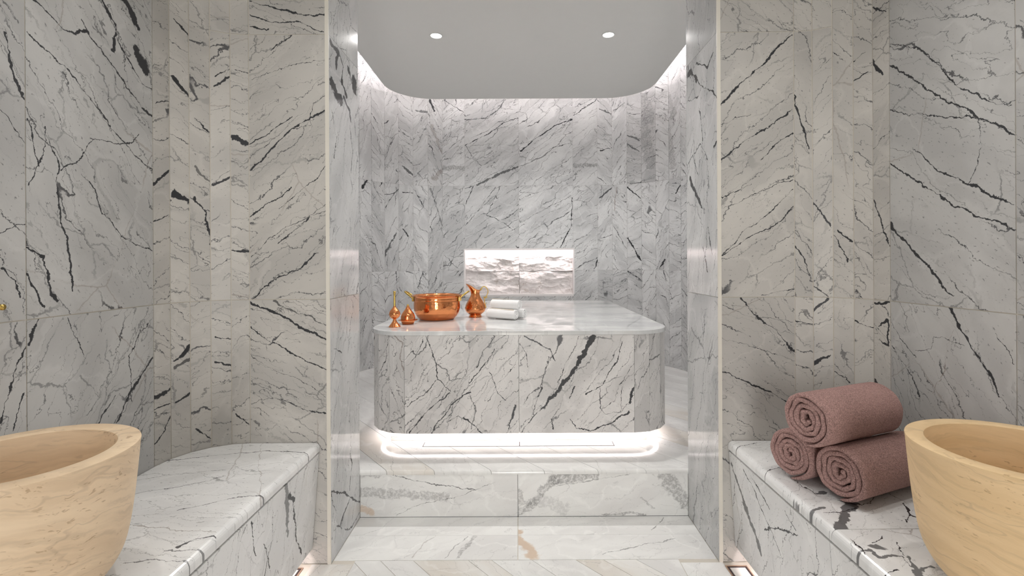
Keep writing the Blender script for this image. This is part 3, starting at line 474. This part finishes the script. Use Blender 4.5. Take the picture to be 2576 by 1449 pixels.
# ------------------------------------------------------------ piers of the passage
for nm, x0, xr, nx, lab in (('wall_passage_left', -1.37, -.690, 1, 'left'), ('wall_passage_right', 1.40, .726, -1, 'right')):
    pier = tag(box(nm, (min(x0, xr-nx*.0018), 1.778, 0), (max(x0, xr-nx*.0018), 2.07, 2.9), M_grout), 'masonry pier on the %s side of the passage' % lab, 'wall', kind='structure')
    for r, (z0, z1) in enumerate(((0, .966), (.966, 1.933), (1.933, 2.9))):
        wall_tile('tile', pier, (xr, 1.765), (xr, 2.085), z0, z1, (nx, 0), hmat('rev|%s|%d' % (lab[0], r), REV) or M_rev, (72 if nx > 0 else 102)+R.uniform(-6, 6), .0015, .012)
    xs = sorted((xr, x0+nx*.012))
    wall_tile('tile', pier, (xs[0], 2.083), (xs[1], 2.083), .2, 2.9, (0, 1), M_alc, 60, .002, .011)
    tr = box('trim_1' if nx > 0 else 'trim_2', (xr-.013 if nx > 0 else xr, 1.7615, 0), (xr if nx > 0 else xr+.013, 1.7655, 2.35), M_trim)
    tag(tr, 'cream corner bead on the %s edge of the passage' % lab, 'trim', kind='structure')
tag(box('wall_header', (-.69, 1.766, 2.36), (.726, 2.084, 2.9), M_rev), 'marble lintel over the passage', 'wall', kind='structure')

# ------------------------------------------------------------ slab room walls, niche
PB = [(-1.36, 2.085), (-1.36, 2.50), (-1.36, 2.91), (-1.36, 3.32)]+arc(-.69, 3.73, .67, 180, 90, 8)+[(-.488, 4.4), (.004, 4.4), (.496, 4.4)]+arc(.72, 3.73, .67, 90, 0, 8)+[(1.39, 3.32), (1.39, 2.91), (1.39, 2.50), (1.39, 2.085)]
wb = empty('wall_back', (0, 0, 0), 'veined marble wall of tall strips curving around the heated slab', 'wall', kind='structure')
q = offset_path(PB, .0018, 1)
i_l, i_r = 4+9, 4+11            # plan points at the two niche sides
ribbon('grout_bed', q[:i_l+1], 0, 2.9, M_groutd, wb); ribbon('grout_bed', q[i_r:], 0, 2.9, M_groutd, wb)
ribbon('grout_bed', q[i_l:i_r+1], 0, .803, M_groutd, wb); ribbon('grout_bed', q[i_l:i_r+1], 1.216, 2.9, M_groutd, wb)
AB = [70, -55, 65, -40, 55, -50, -60, 70]; AC = [-20, 25, -35, 60, -50, 30, -40, 60]
for i in range(len(PB)-1):
    a = Vector(PB[i]); b = Vector(PB[i+1]); t = (b-a).normalized(); n = (t.y, -t.x); k = i-4
    if k in (9, 10): rr = [(.201, .803, 0), (1.216, 1.791, 1), (1.791, 2.9, 2)]
    else: rr = [(.201, 1.02, 0), (1.02, 1.791, 1), (1.791, 2.9, 2)]
    for z0, z1, r in rr:
        if 0 <= k < 8: ang = AB[(k+3*r) % 8]
        elif 8 <= k <= 11: ang = 36+R.uniform(-6, 6)
        elif 12 <= k < 20: ang = AC[(k-12+3*r) % 8]
        else: ang = 60
        m = hmat('back|%d|%d' % (k, r), ALC) or (M_alc if R.random() < .55 else M_alc_v)
        wall_tile('tile', wb, PB[i], PB[i+1], z0, z1, n, m, ang, .0016)
# niche lining and rough split stone at its back
X0, X1, Z0, Z1 = -.488, .496, .803, 1.216
M_line = plain('niche_lining_stone', (.76, .73, .72), .35, var=.04, scale=8)
for nm, lo, hi in (('niche_lining', (X0-.003, 4.398, Z0-.02), (X1+.003, 4.50, Z0)), ('niche_lining', (X0-.003, 4.398, Z1), (X1+.003, 4.50, Z1+.004)),
                   ('niche_lining', (X0-.012, 4.399, Z0), (X0, 4.50, Z1)), ('niche_lining', (X1, 4.399, Z0), (X1+.012, 4.50, Z1))):
    box(nm, lo, hi, M_line, wb)
def rough_mat():
    g = G('split_limestone'); o = g.gen()
    c = g.mix(g.step(g.noise(o, 9, 5, .6), .35, .7), (.74, .70, .685), (.60, .565, .55))
    c = g.mix(g.math('MULTIPLY', g.step(g.noise(o, 7, 3, .6), .62, .72), .5), c, (.36, .27, .20))
    v = g.voro(g.vm('ADD', o, g.vm('SCALE', g.noise(o, 12, 3, .6, True), sc=.12)), 9)
    c = g.mix(g.math('MULTIPLY', g.step(v, .03, .005), g.math('MULTIPLY', g.step(g.noise(o, 5), .5, .6), .5)), c, (.34, .26, .21))
    g.bump(g.noise(o, 70, 6, .65), .5, .004)
    return g.out(c, .6, 0, .3)
M_rough = rough_mat()
def split_stone(x0, x1, z0, z1, seed):
    nx, nz = 110, 52; v = []; f = []
    for j in range(nz+1):
        for i in range(nx+1):
            x = x0+(x1-x0)*i/nx; z = z0+(z1-z0)*j/nz
            wx = .35*noise.noise(Vector((x*9, z*9, seed))); wz = .35*noise.noise(Vector((x*9, z*9, seed+7)))
            d1 = noise.voronoi(Vector((x*6.5+wx+seed, z*13+wz, seed)))[0][0]
            d2 = noise.voronoi(Vector((x*17+wx*2, z*30+wz*2+seed, 3)))[0][0]
            h = min(d1, .8)**2*.034+min(d2, .8)**2*.008-.012+noise.fractal(Vector((x*4, z*8, seed+4)), .9, 2, 5)*.016
            e = min(i, nx-i, 3)/3*min(j, nz-j, 2)/2
            v.append((x, 4.462-max(-.02, min(.032, h))*(.9+.1*e), z))
    for j in range(nz):
        for i in range(nx):
            a = j*(nx+1)+i; f.append((a, a+1, a+nx+2, a+nx+1))
    o = link('split_stone', mesh('split_stone', v, f), M_rough, wb)
    return o
zm = 1.012
split_stone(X0+.001, .003, Z0, zm-.0008, 2.3); split_stone(.005, X1-.001, Z0, zm-.0008, 11.1)
split_stone(X0+.001, .003, zm+.0008, Z1-.003, 5.7); split_stone(.005, X1-.001, zm+.0008, Z1-.003, 17.9)
box('niche_lining', (X0, 4.399, Z1-.012), (X1, 4.403, Z1), M_line, wb)
box('led_strip', (X0+.01, 4.406, Z1-.006), (X1-.01, 4.416, Z1-.0005), led('niche_led', LED_NICHE, (1, .91, .92)), wb)

# ------------------------------------------------------------ ceilings
tag(box('ceiling', (-1.4, 2.0, 2.9), (1.42, 4.45, 2.95), M_ceil), 'plaster ceiling above the floating panel of the slab room', 'ceiling', kind='structure')
tag(box('ceiling_front', (-1.25, -2.85, 2.5), (1.27, 1.78, 2.55), M_ceil), 'plaster ceiling of the front room', 'ceiling', kind='structure')
raft = tag(slab_poly('ceiling_panel', rrect(-1.04, 1.07, 2.4, 4.08, .35, 24), 2.475, 2.50, M_ceil), 'pale grey floating ceiling panel with rounded corners over the slab', 'ceiling', kind='structure')
po = rrect(-1.04, 1.07, 2.4, 4.08, .35, 24); pi_ = rrect(-1.028, 1.058, 2.412, 4.068, .338, 24)
lip = bpy.data.meshes.new('panel_lip'); n = len(po)
vv = [(x, y, 2.50) for x, y in po]+[(x, y, 2.575) for x, y in po]+[(x, y, 2.575) for x, y in pi_]+[(x, y, 2.50) for x, y in pi_]
lip.from_pydata(vv, [], [(i+a*n, (i+1) % n+a*n, (i+1) % n+((a+1) % 4)*n, i+((a+1) % 4)*n) for a in range(4) for i in range(n)]); fixn(lip)
link('panel_lip', lip, M_ceil, raft)
ribbon('led_strip', rrect(-.92, .95, 2.52, 3.96, .24, 16), 2.51, 2.535, led('cove_led', LED_COVE, (1, .91, .93)), raft, True)
tag(box('wall_rear', (-1.2, -2.85, 0), (1.22, -2.8, 2.5), M_wall), 'marble wall behind the viewer', 'wall', kind='structure')
door = empty('door_1', (0, -2.79, 0), 'lit frosted glass door behind the viewer', 'door', kind='structure')
for nm, lo, hi, m in (('frosted_pane', (-.36, 0, .03), (.36, .008, 2.03), emit('frosted_glass', (1, .985, .97), DOOR_GLOW)),
                      ('frame', (-.41, -.005, 0), (-.36, .03, 2.08), M_bezel0), ('frame', (.36, -.005, 0), (.41, .03, 2.08), M_bezel0), ('frame', (-.36, -.005, 2.03), (.36, .03, 2.08), M_bezel0), ('frame', (-.36, -.005, 0.001), (.36, .03, .03), M_bezel0)):
    box(nm, lo, hi, m, door)

# ------------------------------------------------------------ visible downlights in the panel
M_lens = emit('lamp_lens', (1, .98, .95), 14); M_bezel = plain('white_bezel', (.75, .75, .74), .4)
for x, lab in ((-.494, 'left'), (.551, 'right')):
    e = empty('downlight', (x, 2.933, 2.475), 'small round recessed downlight, %s of the pair in the ceiling panel' % lab, 'downlight', 'downlights in the ceiling panel')
    lathe('bezel', [(.040, -.0005), (.040, -.003), (.034, -.005), (.033, -.0005)], M_bezel, e, 32)
    lathe('lens', [(.0001, -.0045), (.026, -.004), (.032, -.002), (.0325, -.0008), (.0001, -.0007)], M_lens, e, 32)
    spot('lamp', (x, 2.933, 2.465), 50, 160, .6, (1, .98, .96), .03)

# ------------------------------------------------------------ benches
M_kick = plain('bench_kick_stone', (.66, .62, .6), .5)
def bench(side, xf, xb, xw, path, splits, top_cuts, lab, ang_top, ang_face):
    e = empty('bench', (xf, .4, 0), lab, 'bench')
    ox, oy = xf, .4
    arcp = [p for p in path if p[1] > 1.5][1:]                # wall corner facets
    full = [(xf, 1.762)]+[(p[0]-side*.002, p[1]-.002) for p in arcp]+[(xw-side*.002, -.6), (xf, -.6)]
    cuts = [-.6]+top_cuts+[2]
    for k in range(len(cuts)-1):
        poly = clip(clip(full, 0, 1, cuts[k+1]-.0008), 0, -1, -(cuts[k]+.0008))
        key = 'benchtop|%s|%d' % ('r' if side > 0 else 'l', k)
        m = hmat(key, BENCH) or M_bench
        o = slab_poly('seat_slab', poly, .413, .4425, m, e, ang_top, bevel=0)
        bm = bmesh.new(); bm.from_mesh(o.data)
        ed = [q for q in bm.edges if all(abs(v.co.x-xf) < 1e-4 for v in q.verts) and abs(q.verts[0].co.z-q.verts[1].co.z) < 1e-5 and q.verts[0].co.z > .43]
        bmesh.ops.bevel(bm, geom=ed, offset=.016, segments=5, affect='EDGES', profile=.5); bm.to_mesh(o.data); bm.free()
        o.location = (-ox, -oy, 0)
    cuts = [-.6]+splits+[1.7625]
    for k in range(len(cuts)-1):
        y0, y1 = cuts[k]+.0008, cuts[k+1]-.0008
        v = []
        for dx in (0, side*.02):
            for y, z in ((y0, 0), (y1, 0), (y1, 1), (y0, 1)):
                zz = .06 if z == 0 else .405; x = xb if z == 0 else xf+side*.002
                v.append((x+dx, y, zz))
        me = mesh('front_panel', v, BOXF); fixn(me)
        uvw = [(p.co.y, p.co.z, p.co.x) for p in me.vertices]
        attrs(me, mcmap(uvw, ang_face, roff()), [(a, b, 0) for a, b, _ in uvw])
        o = link('front_panel', me, hmat('benchface|%s|%d' % ('r' if side > 0 else 'l', k), FACE) or M_face, e); o.location = (-ox, -oy, 0)
    lo = (min(xf+side*.012, xw-side*.003), -.59, .404); hi = (max(xf+side*.012, xw-side*.003), 1.56, .4128)
    o = box('shadow_gap', lo, hi, M_trim, e); o.location = (-ox, -oy, 0)
    xk = xf+side*.2
    o = box('kick_wall', (min(xk, xk+side*.02), -.59, 0), (max(xk, xk+side*.02), 1.7, .404), M_kick, e); o.location = (-ox, -oy, 0)
    xs_ = sorted((xf+side*.06, xf+side*.075))
    o = box('led_strip', (xs_[0], -.55, .10), (xs_[1], 1.70, .108), led('bench_led', LED_BENCH, (1, .9, .9)), e); o.location = (-ox, -oy, 0)
    return e
bench(-1, -.729, -.757, -1.183, PL, [], [], 'marble bench along the left wall, carrying the left basin', 172, 75)
bench(1, .760, .784, 1.203, PR, [1.19], [1.18], 'marble bench along the right wall, carrying the rolled pink towels', 40, 108)
# floor drains beside the benches
M_slot = plain('drain_slot', (.05, .03, .03), .6); M_rim = plain('rusty_drain_rim', (.42, .28, .2), .45, .3)
for x0, x1, lab in ((-.857, -.785, 'left'), (.741, .811, 'right')):
    e = empty('floor_drain', ((x0+x1)/2, 1.0, 0), 'narrow stone-filled channel drain in the floor under the %s bench' % lab, 'drain', 'channel drains under the benches')
    for nm, lo, hi, m in (('slot', (x0, .2, -.001), (x1, 1.737, .0008), M_slot), ('stone_insert', (x0+.008, .2, -.001), (x1-.008, 1.727, .0025), M_gold),
                          ('rim', (x0-.004, .2, -.001), (x0, 1.741, .002), M_rim), ('rim', (x1, .2, -.001), (x1+.004, 1.741, .002), M_rim), ('rim', (x0, 1.737, -.001), (x1, 1.741, .002), M_rim)):
        o = box(nm, lo, hi, m, e); o.location = (-(x0+x1)/2, -1.0, 0)

# ------------------------------------------------------------ heated slab
hs = empty('heated_slab', (0, 3.2, .201), 'large rounded marble heated slab lit from underneath, with polished top', 'slab')
def sub(o, off=(0, -3.2, -.201)):
    o.location = off; return o
sx0, sx1, sy0, sy1 = -.76, .76, 2.353, 4.18
PS = arc(-.56, 2.553, .2, 180, 270, 4)+[(-.002, 2.353)]+arc(.56, 2.553, .2, 270, 360, 4)+[(.76, 3.0), (.76, 3.5)]+arc(.56, 3.98, .2, 0, 90, 4)+[(0, 4.18)]+arc(-.56, 3.98, .2, 90, 180, 4)+[(-.76, 3.5), (-.76, 3.0)]
PS.append(PS[0])
body = sub(slab_poly('core', [(x*.985, 3.266+(y-3.266)*.985) for x, y in PS[:-1]], .268, .742, M_groutd, hs))
for i in range(len(PS)-1):
    a = Vector(PS[i]); b = Vector(PS[i+1]); t = (b-a).normalized(); n = (t.y, -t.x)
    sub(wall_tile('side_panel', hs, PS[i], PS[i+1], .264, .743, n, hmat('slab|%d|0' % i, SLAB) or M_slab, 55 if i in (4, 5) else R.choice([70, 62, 110, 50]), .0016, .014))
top = sub(slab_poly('top_slab', [(x*1.004, 3.266+(y-3.266)*1.003) for x, y in rrect(sx0, sx1, sy0, sy1, .2, 14)], .743, .763, M_slabtop, hs, 172, bevel=.003))
for p in top.data.polygons: p.use_smooth = False
sub(box('plinth', (-.648, 2.432, .2015), (.639, 4.10, .262), M_gold, hs))
ring = lambda d: rrect(sx0+d, sx1-d, sy0+d, sy1-d, .2-d, 14)
sub(flat_ring('led_strip', ring(.035), ring(.055), .263, led('slab_led', LED_SLAB, (1, .92, .92)), hs))
# stone-filled drain on the raised floor in front of the plinth
e = empty('slot_drain', (0, 2.38, .201), 'long two-piece stone drain cover in the raised floor under the slab edge', 'drain')
for nm, lo, hi, m in (('slot', (-.474, 2.352, .2005), (.462, 2.41, .2016), M_slot), ('stone_insert', (-.47, 2.3545, .2005), (-.003, 2.4075, .2026), M_floor), ('stone_insert', (.001, 2.3545, .2005), (.458, 2.4075, .2026), M_floor)):
    o = box(nm, lo, hi, m, e); o.location = (0, -2.38, -.201)

# ------------------------------------------------------------ stone basins
def travertine(name, ang, base, band):
    g = G(name); o = g.gen(); rot = g.n.new('ShaderNodeMapping'); g.put(rot.inputs[0], o); rot.inputs['Rotation'].default_value = (math.radians(ang), math.radians(ang*.6), 0)
    p = rot.outputs[0]
    wv = g.vm('ADD', p, g.vm('SCALE', g.vm('SUBTRACT', g.noise(p, 7, 4, .55, True), (.5, .5, .5)), sc=.06))
    n1 = g.noise(g.vm('MULTIPLY', wv, (3, 3, 26)), 1, 5, .6)
    c = g.mix(g.step(n1, .34, .66), base, band)
    n2 = g.noise(g.vm('MULTIPLY', wv, (9, 9, 90)), 1, 4, .6)
    c = g.mix(g.math('MULTIPLY', g.step(n2, .5, .68), .35), c, tuple(x*.72 for x in band))
    pit = g.noise(g.vm('MULTIPLY', wv, (60, 60, 190)), 1, 2, .6)
    gate = g.step(g.noise(p, 9, 2), .5, .62)
    c = g.mix(g.math('MULTIPLY', g.math('MULTIPLY', g.step(pit, .6, .68), gate), .5), c, (.36, .21, .10))
    ln = g.math('ABSOLUTE', g.math('SUBTRACT', g.noise(g.vm('MULTIPLY', wv, (2, 2, 9)), 1, 3, .5), .5))
    c = g.mix(g.math('MULTIPLY', g.step(ln, .005, .001), .2), c, (.30, .21, .14))
    g.bump(g.noise(o, 220, 3), .12, .001)
    return g.out(c, .55, 0, .3)
def basin(loc, ri, label, mat):
    prof = [(.0004, 0)]+smooth_prof([(.092, 0), (.108, .006), (.128, .022), (.145, .044), (.158, .072), (.1665, .11), (.1735, .16), (.1795, .22), (.1845, .28)], 4)+[(.1855, .2845), (.1850, .2872), (.1835, .288)]
    prof += [(ri+.002, .288), (ri, .2868), (ri-.003, .27), (ri-.010, .19), (ri-.02, .12), (ri-.04, .075), (ri-.075, .05), (.0004, .045)]
    o = lathe('stone_basin', prof, mat, None, 96)
    md = o.modifiers.new('edge', 'EDGE_SPLIT'); md.split_angle = math.radians(40)
    o.location = loc; tag(o, label, 'basin', 'round stone basins on the benches')
    return o
basin((-.965, .933, .4428), .146, 'round beige travertine basin on the left bench', travertine('travertine_pale', 14, (.86, .68, .475), (.74, .565, .38)))
basin((.981, .936, .4428), .153, 'round honey limestone basin on the right bench beside the pink towels', travertine('travertine_honey', -9, (.84, .625, .37), (.76, .55, .31)))

# ------------------------------------------------------------ rolled towels
def roll(name, rad, length, th, turns, mat, seed, squash=1.0, n=46, rough=.004, endang=-95):
    rr = random.Random(seed); N = int(turns*n); v = []; f = []; K = 22; r0 = th*.55
    ph = math.radians(endang)-2*math.pi*turns; e1 = [rr.uniform(-1, 1) for _ in range(40)]
    prof = []
    hl = length/2
    for k in range(K):                                     # rounded strip section: (radial, axial)
        if k < 7: a = math.pi*(k/6)-math.pi/2; prof.append((math.sin(a)*-.5, 1, math.cos(a)))
        elif k < 11: prof.append((-.5, 1-2*(k-6)/5, 0))
        elif k < 18: a = math.pi*((k-11)/6)-math.pi/2; prof.append((math.sin(a)*.5, -1, -math.cos(a)))
        else: prof.append((.5, -1+2*(k-17)/5, 0))
    for i in range(N+1):
        t = i/N; ang = ph+2*math.pi*turns*t
        rc = r0+(rad-th*.5-r0)*t
        w_ = .5+.5*t
        j1 = noise.noise(Vector((math.cos(ang)*1.7, math.sin(ang)*1.7, seed+t*2.2)))
        rc += j1*th*.42*(1 if t < .86 else .35)
        j2 = noise.noise(Vector((math.cos(ang)*1.3+5, math.sin(ang)*1.3, seed+t*5)))
        ends = hl-rough*2*abs(j2)-(1-t)*rough*.8
        tt = th*(.9+.12*noise.noise(Vector((ang*1.2, seed, 3))))
        if i < 3: tt *= .55+.15*i
        if i > N-4: tt *= .3+.7*(N-i)/4
        for (a, s, c) in prof:
            x = (ends-tt*.5)*s+tt*.5*c
            r = rc+a*tt
            wob = 1+.012*noise.noise(Vector((x*14, ang*1.0, seed)))*t
            v.append((x, r*wob*math.cos(ang), r*wob*math.sin(ang)*squash))
    for i in range(N):
        for k in range(K): f.append((i*K+k, i*K+(k+1) % K, (i+1)*K+(k+1) % K, (i+1)*K+k))
    f.append(tuple(range(K))); f.append(tuple(range(N*K, (N+1)*K)))
    me = mesh(name, v, f); fixn(me)
    return link(name, me, mat, None, True)
def terry(name, col, scale, dk=.5, bs=.9):
    g = G(name); o = g.gen()
    n = g.noise(o, scale, 3, .6); n2 = g.noise(g.vm('MULTIPLY', o, (1, 2.2, 2.2)), scale*.28, 3)
    big = g.noise(o, 9, 3)
    c = g.mix(g.step(n, .3, .7), tuple(x*dk for x in col), tuple(min(1, x*1.2) for x in col))
    c = g.mix(g.math('MULTIPLY', g.step(n2, .5, .72), .4), c, tuple(x*dk for x in col))
    c = g.mix(g.math('MULTIPLY', g.step(big, .4, .7), .25), c, tuple(min(1, x*1.18) for x in col))
    g.bump(g.math('ADD', n, g.math('MULTIPLY', n2, .7)), bs, .005)
    g.b.inputs['Sheen Weight'].default_value = .35; g.b.inputs['Sheen Roughness'].default_value = .5
    g.b.inputs['Sheen Tint'].default_value = (*[min(1, x*1.5) for x in col], 1)
    return g.out(c, .95, 0, .1)
M_pink = terry('pink_terry', (.50, .315, .29), 340)
az = math.atan2(.12, .289)
ax = Vector((math.cos(az), math.sin(az), 0)); px = Vector((math.sin(az), -math.cos(az), 0))
for nm, (cx, cy, cz), seed, L_, tr, lab in (
        ('a', (.806, 1.449, .4425+.0775), 3, .29, 4.6, 'rolled dusty pink bath towel on the right bench, lower one nearest the passage'),
        ('b', (.864, 1.315, .4425+.0785), 12, .31, 4.4, 'rolled dusty pink bath towel on the right bench, lower one beside the basin'),
        ('c', (.792, 1.345, .4425+.0775+.137), 21, .32, 4.2, 'rolled dusty pink bath towel on top of the two lower rolls')):
    o = roll('bath_towel', .078, L_, .0148, tr, M_pink, seed)
    c = Vector((cx, cy, cz))+ax*(L_/2)
    o.location = c; o.rotation_euler = (0, 0, az)
    tag(o, lab, 'towel', 'rolled pink towels on the right bench')

# white rolled hand towels on the slab
M_white = terry('white_cotton', (.90, .885, .865), 900, .93, .25); M_stripe = plain('beige_stripe', (.62, .5, .33), .9)
d = Vector((.2, -.125, 0)); L_ = .195; azw = math.atan2(d.y, d.x); axw = d.normalized(); pw = Vector((-axw.y, axw.x, 0))
zb = .763
c0 = Vector((-.098, 2.835, zb+.0305))
spots = ((c0, 'lower white rolled hand towel with a beige stripe, in front', 31, 100), (c0+pw*.062+Vector((.018, .012, 0)), 'lower white rolled hand towel at the back of the small stack', 42, None),
         (c0+pw*.03+Vector((.006, .006, .0535)), 'white rolled hand towel on top of the small stack', 53, 75))
for c, lab, seed, st in spots:
    o = roll('hand_towel', .0305, L_, .0052, 4.5, M_white, seed, n=40, rough=.0015)
    o.location = c; o.rotation_euler = (0, 0, azw); tag(o, lab, 'towel', 'white towels rolled on the slab')
    if st is not None:
        v = []; f = []; m = 20
        for i in range(m+1):
            x = -L_*.485+L_*.95*i/m
            for k in range(3):
                a = math.radians(st+ (k-1)*4+i*.9); r = .0316
                v.append((x, -r*abs(math.cos(a)) if st > 90 else -r*math.cos(a), r*math.sin(a)))
        for i in range(m):
            for k in range(2): f.append((i*3+k, i*3+k+1, (i+1)*3+k+1, (i+1)*3+k))
        s_ = link('stripe', mesh('stripe', v, f), M_stripe, o)

# ------------------------------------------------------------ copper and brass
def copper(name, hammer, scale=70, col=(.80, .305, .12), rough=.11):
    g = G(name); o = g.gen()
    c = g.mix(g.noise(o, 14, 4), tuple(x*.92 for x in col), tuple(min(1, x*1.06) for x in col))
    c = g.mix(g.math('MULTIPLY', g.step(g.noise(o, 30, 4), .62, .75), .35), c, (.45, .16, .08))
    if hammer: g.bump(g.voro(o, scale, 'F1'), hammer, .004)
    return g.out(c, g.math('MULTIPLY_ADD', g.noise(o, 25, 3), .12, rough-.04), 1.0)
M_cu = copper('hammered_copper', .10, 90); M_cu2 = copper('copper_plain', .03, 140); M_brass = copper('brass', .03, 200, (.62, .44, .13), .22)
zt = .7632
pot = empty('copper_pot', (-.484, 2.855, zt), 'wide hammered copper cooking pot with two brass handles on the slab', 'pot')
pr = smooth_prof([(.0004, 0), (.088, .0), (.108, .010), (.126, .033), (.134, .058), (.1355, .085), (.1345, .108), (.1325, .113), (.1335, .118), (.133, .128), (.1375, .136), (.146, .1405), (.1475, .1425)], 5)
pr += [(.1475, .1437), (.145, .144), (.136, .139), (.131, .130), (.1325, .10), (.131, .06), (.118, .025), (.095, .008), (.0004, .006)]
lathe('body', pr, M_cu, pot, 72)
for s in (-1, 1):
    pts = spline([(s*.134, -.028, .122), (s*.146, -.030, .134), (s*.168, -.026, .150), (s*.184, -.013, .161), (s*.188, 0, .163), (s*.184, .013, .161), (s*.168, .026, .150), (s*.146, .030, .134), (s*.134, .028, .122)], 5)
    h = tube('handle', pts, .0052, M_brass, pot)
    for y in (-.029, .029): 
        b = box('bracket', (min(s*.131, s*.141), y-.007, .107), (max(s*.131, s*.141), y+.007, .131), M_brass, h, bevel=.002)
ew = empty('copper_ewer', (-.2675, 2.963, zt), 'hammered copper jug with pointed spout and scrolled brass handle', 'jug')
base = smooth_prof([(.0004, 0), (.038, 0), (.0385, .003), (.036, .010), (.034, .0132), (.040, .018), (.056, .032), (.0635, .048), (.0635, .058), (.058, .076), (.047, .096), (.036, .115), (.029, .130), (.0265, .142)], 4)
n = 40; v = []; f = []
def ring_up(t, inner=0):
    out = []
    for i in range(n):
        a = 2*math.pi*i/n; k = (1-math.cos(a))/2           # k = 1 towards the spout (-x)
        zt_ = .164+.039*k**3.2
        z = .142+(zt_-.142)*t
        r = .0265+.0035*t*t+.029*k**5*t**1.5-inner
        r *= 1-.28*(math.sin(a)**2)*t*(k**.8)
        out.append((r*math.cos(a), r*math.sin(a), z))
    return out
for r, z in base[:-1]:
    v += [(r*math.cos(2*math.pi*i/n), r*math.sin(2*math.pi*i/n), z) for i in range(n)]
for t in (0, .2, .4, .6, .8, 1): v += ring_up(t)
for t in (1, .8, .6, .4, .2, 0): v += ring_up(t, .0016)
v += [(.034*math.cos(2*math.pi*i/n), .034*math.sin(2*math.pi*i/n), .11) for i in range(n)]
m = len(v)//n
for j in range(m-1):
    for i in range(n): f.append((j*n+i, j*n+(i+1) % n, (j+1)*n+(i+1) % n, (j+1)*n+i))
f.append(tuple(range(n))); f.append(tuple(range((m-1)*n, m*n)))
me = mesh('body', v, f); fixn(me); link('body', me, M_cu, ew, True)
hd = tube('handle', spline([(.0275, 0, .160), (.036, 0, .172), (.050, 0, .185), (.066, 0, .180), (.0765, 0, .163), (.0765, 0, .145), (.069, 0, .128), (.060, 0, .117), (.0565, 0, .102), (.058, 0, .085), (.0625, 0, .068), (.0655, 0, .055)], 6), .0029, M_brass, ew)
for (x, z, r) in ((.036, .170, .0055), (.032, .164, .005), (.060, .118, .0045), (.052, .121, .0035), (.071, .119, .0035), (.067, .083, .003)):
    o = lathe('scroll_knob', [(.0002, -r)]+[(r*math.cos(math.radians(a)), r*math.sin(math.radians(a))) for a in range(-70, 71, 20)]+[(.0002, r)], M_brass, hd, 10); o.location = (x, 0, z)
tube('scroll', spline([(.060, 0, .117), (.054, 0, .116), (.052, 0, .121)], 4), .0022, M_brass, hd, 8)
tube('scroll', spline([(.062, 0, .120), (.068, 0, .116), (.071, 0, .119)], 4), .0022, M_brass, hd, 8)
sp = empty('rosewater_bottle', (-.650, 2.525, zt), 'slender copper sprinkler bottle with tall thin brass neck', 'bottle')
lathe('body', smooth_prof([(.0004, 0), (.029, 0), (.0295, .003), (.024, .010), (.016, .020), (.0095, .032), (.0088, .039), (.0165, .0445), (.0245, .053), (.0282, .0635)], 4)+[(.030, .0640), (.030, .0655)]+smooth_prof([(.0283, .066), (.0275, .073), (.0235, .083), (.0165, .092), (.0098, .100), (.0066, .108)], 4), M_cu2, sp, 40)
lathe('neck', smooth_prof([(.0066, .106), (.0055, .12), (.0052, .15), (.0054, .168), (.0068, .174), (.0056, .177), (.0072, .182), (.0078, .184), (.006, .1855), (.0004, .1855)], 3), M_brass, sp, 24)
sg = empty('lidded_pot', (-.607, 2.64, zt), 'small onion-shaped copper lidded pot with flat brim', 'pot')
lathe('bowl', smooth_prof([(.0004, 0), (.027, 0), (.033, .006), (.037, .015), (.038, .0195)], 4)+[(.052, .0205), (.0525, .0215), (.052, .0222), (.0385, .0224)], M_cu2, sg, 40)
ld = lathe('lid', [(.0385, .0222)]+smooth_prof([(.0386, .027), (.0384, .036), (.0362, .047), (.0305, .0585), (.0222, .070), (.0145, .081), (.0092, .0915), (.0072, .0975)], 4)+[(.0004, .0975)], M_cu2, sg, 40)
lathe('finial', smooth_prof([(.005, .0965), (.0058, .100), (.0058, .104), (.004, .1062), (.0004, .1068)], 3), M_brass, ld, 20)

# ------------------------------------------------------------ brass tap on the left wall
tp = empty('wall_tap', (-1.183, .935, 1.017), 'brass wall tap over the left basin, only its spout tip in view', 'tap')
o = lathe('rosette', [(.0004, 0), (.03, 0), (.03, .004), (.026, .008), (.0004, .008)], M_brass, tp, 28); o.rotation_euler = (0, math.pi/2, 0); o.location = (.001, 0, 0)
tube('spout', [Vector((.004, 0, 0)), Vector((.09, 0, 0)), Vector((.185, 0, 0)), Vector((.1855, 0, 0))], .006, M_brass, tp, 14)
o = lathe('rosette', [(.0004, 0), (.024, 0), (.024, .004), (.02, .008), (.0004, .008)], M_brass, tp, 28); o.rotation_euler = (0, math.pi/2, 0); o.location = (.001, -.03, -.075)
tube('lever', [Vector((.006, -.03, -.075)), Vector((.05, -.03, -.075)), Vector((.10, -.02, -.068)), Vector((.165, -.01, -.060))], .006, M_brass, tp, 12)
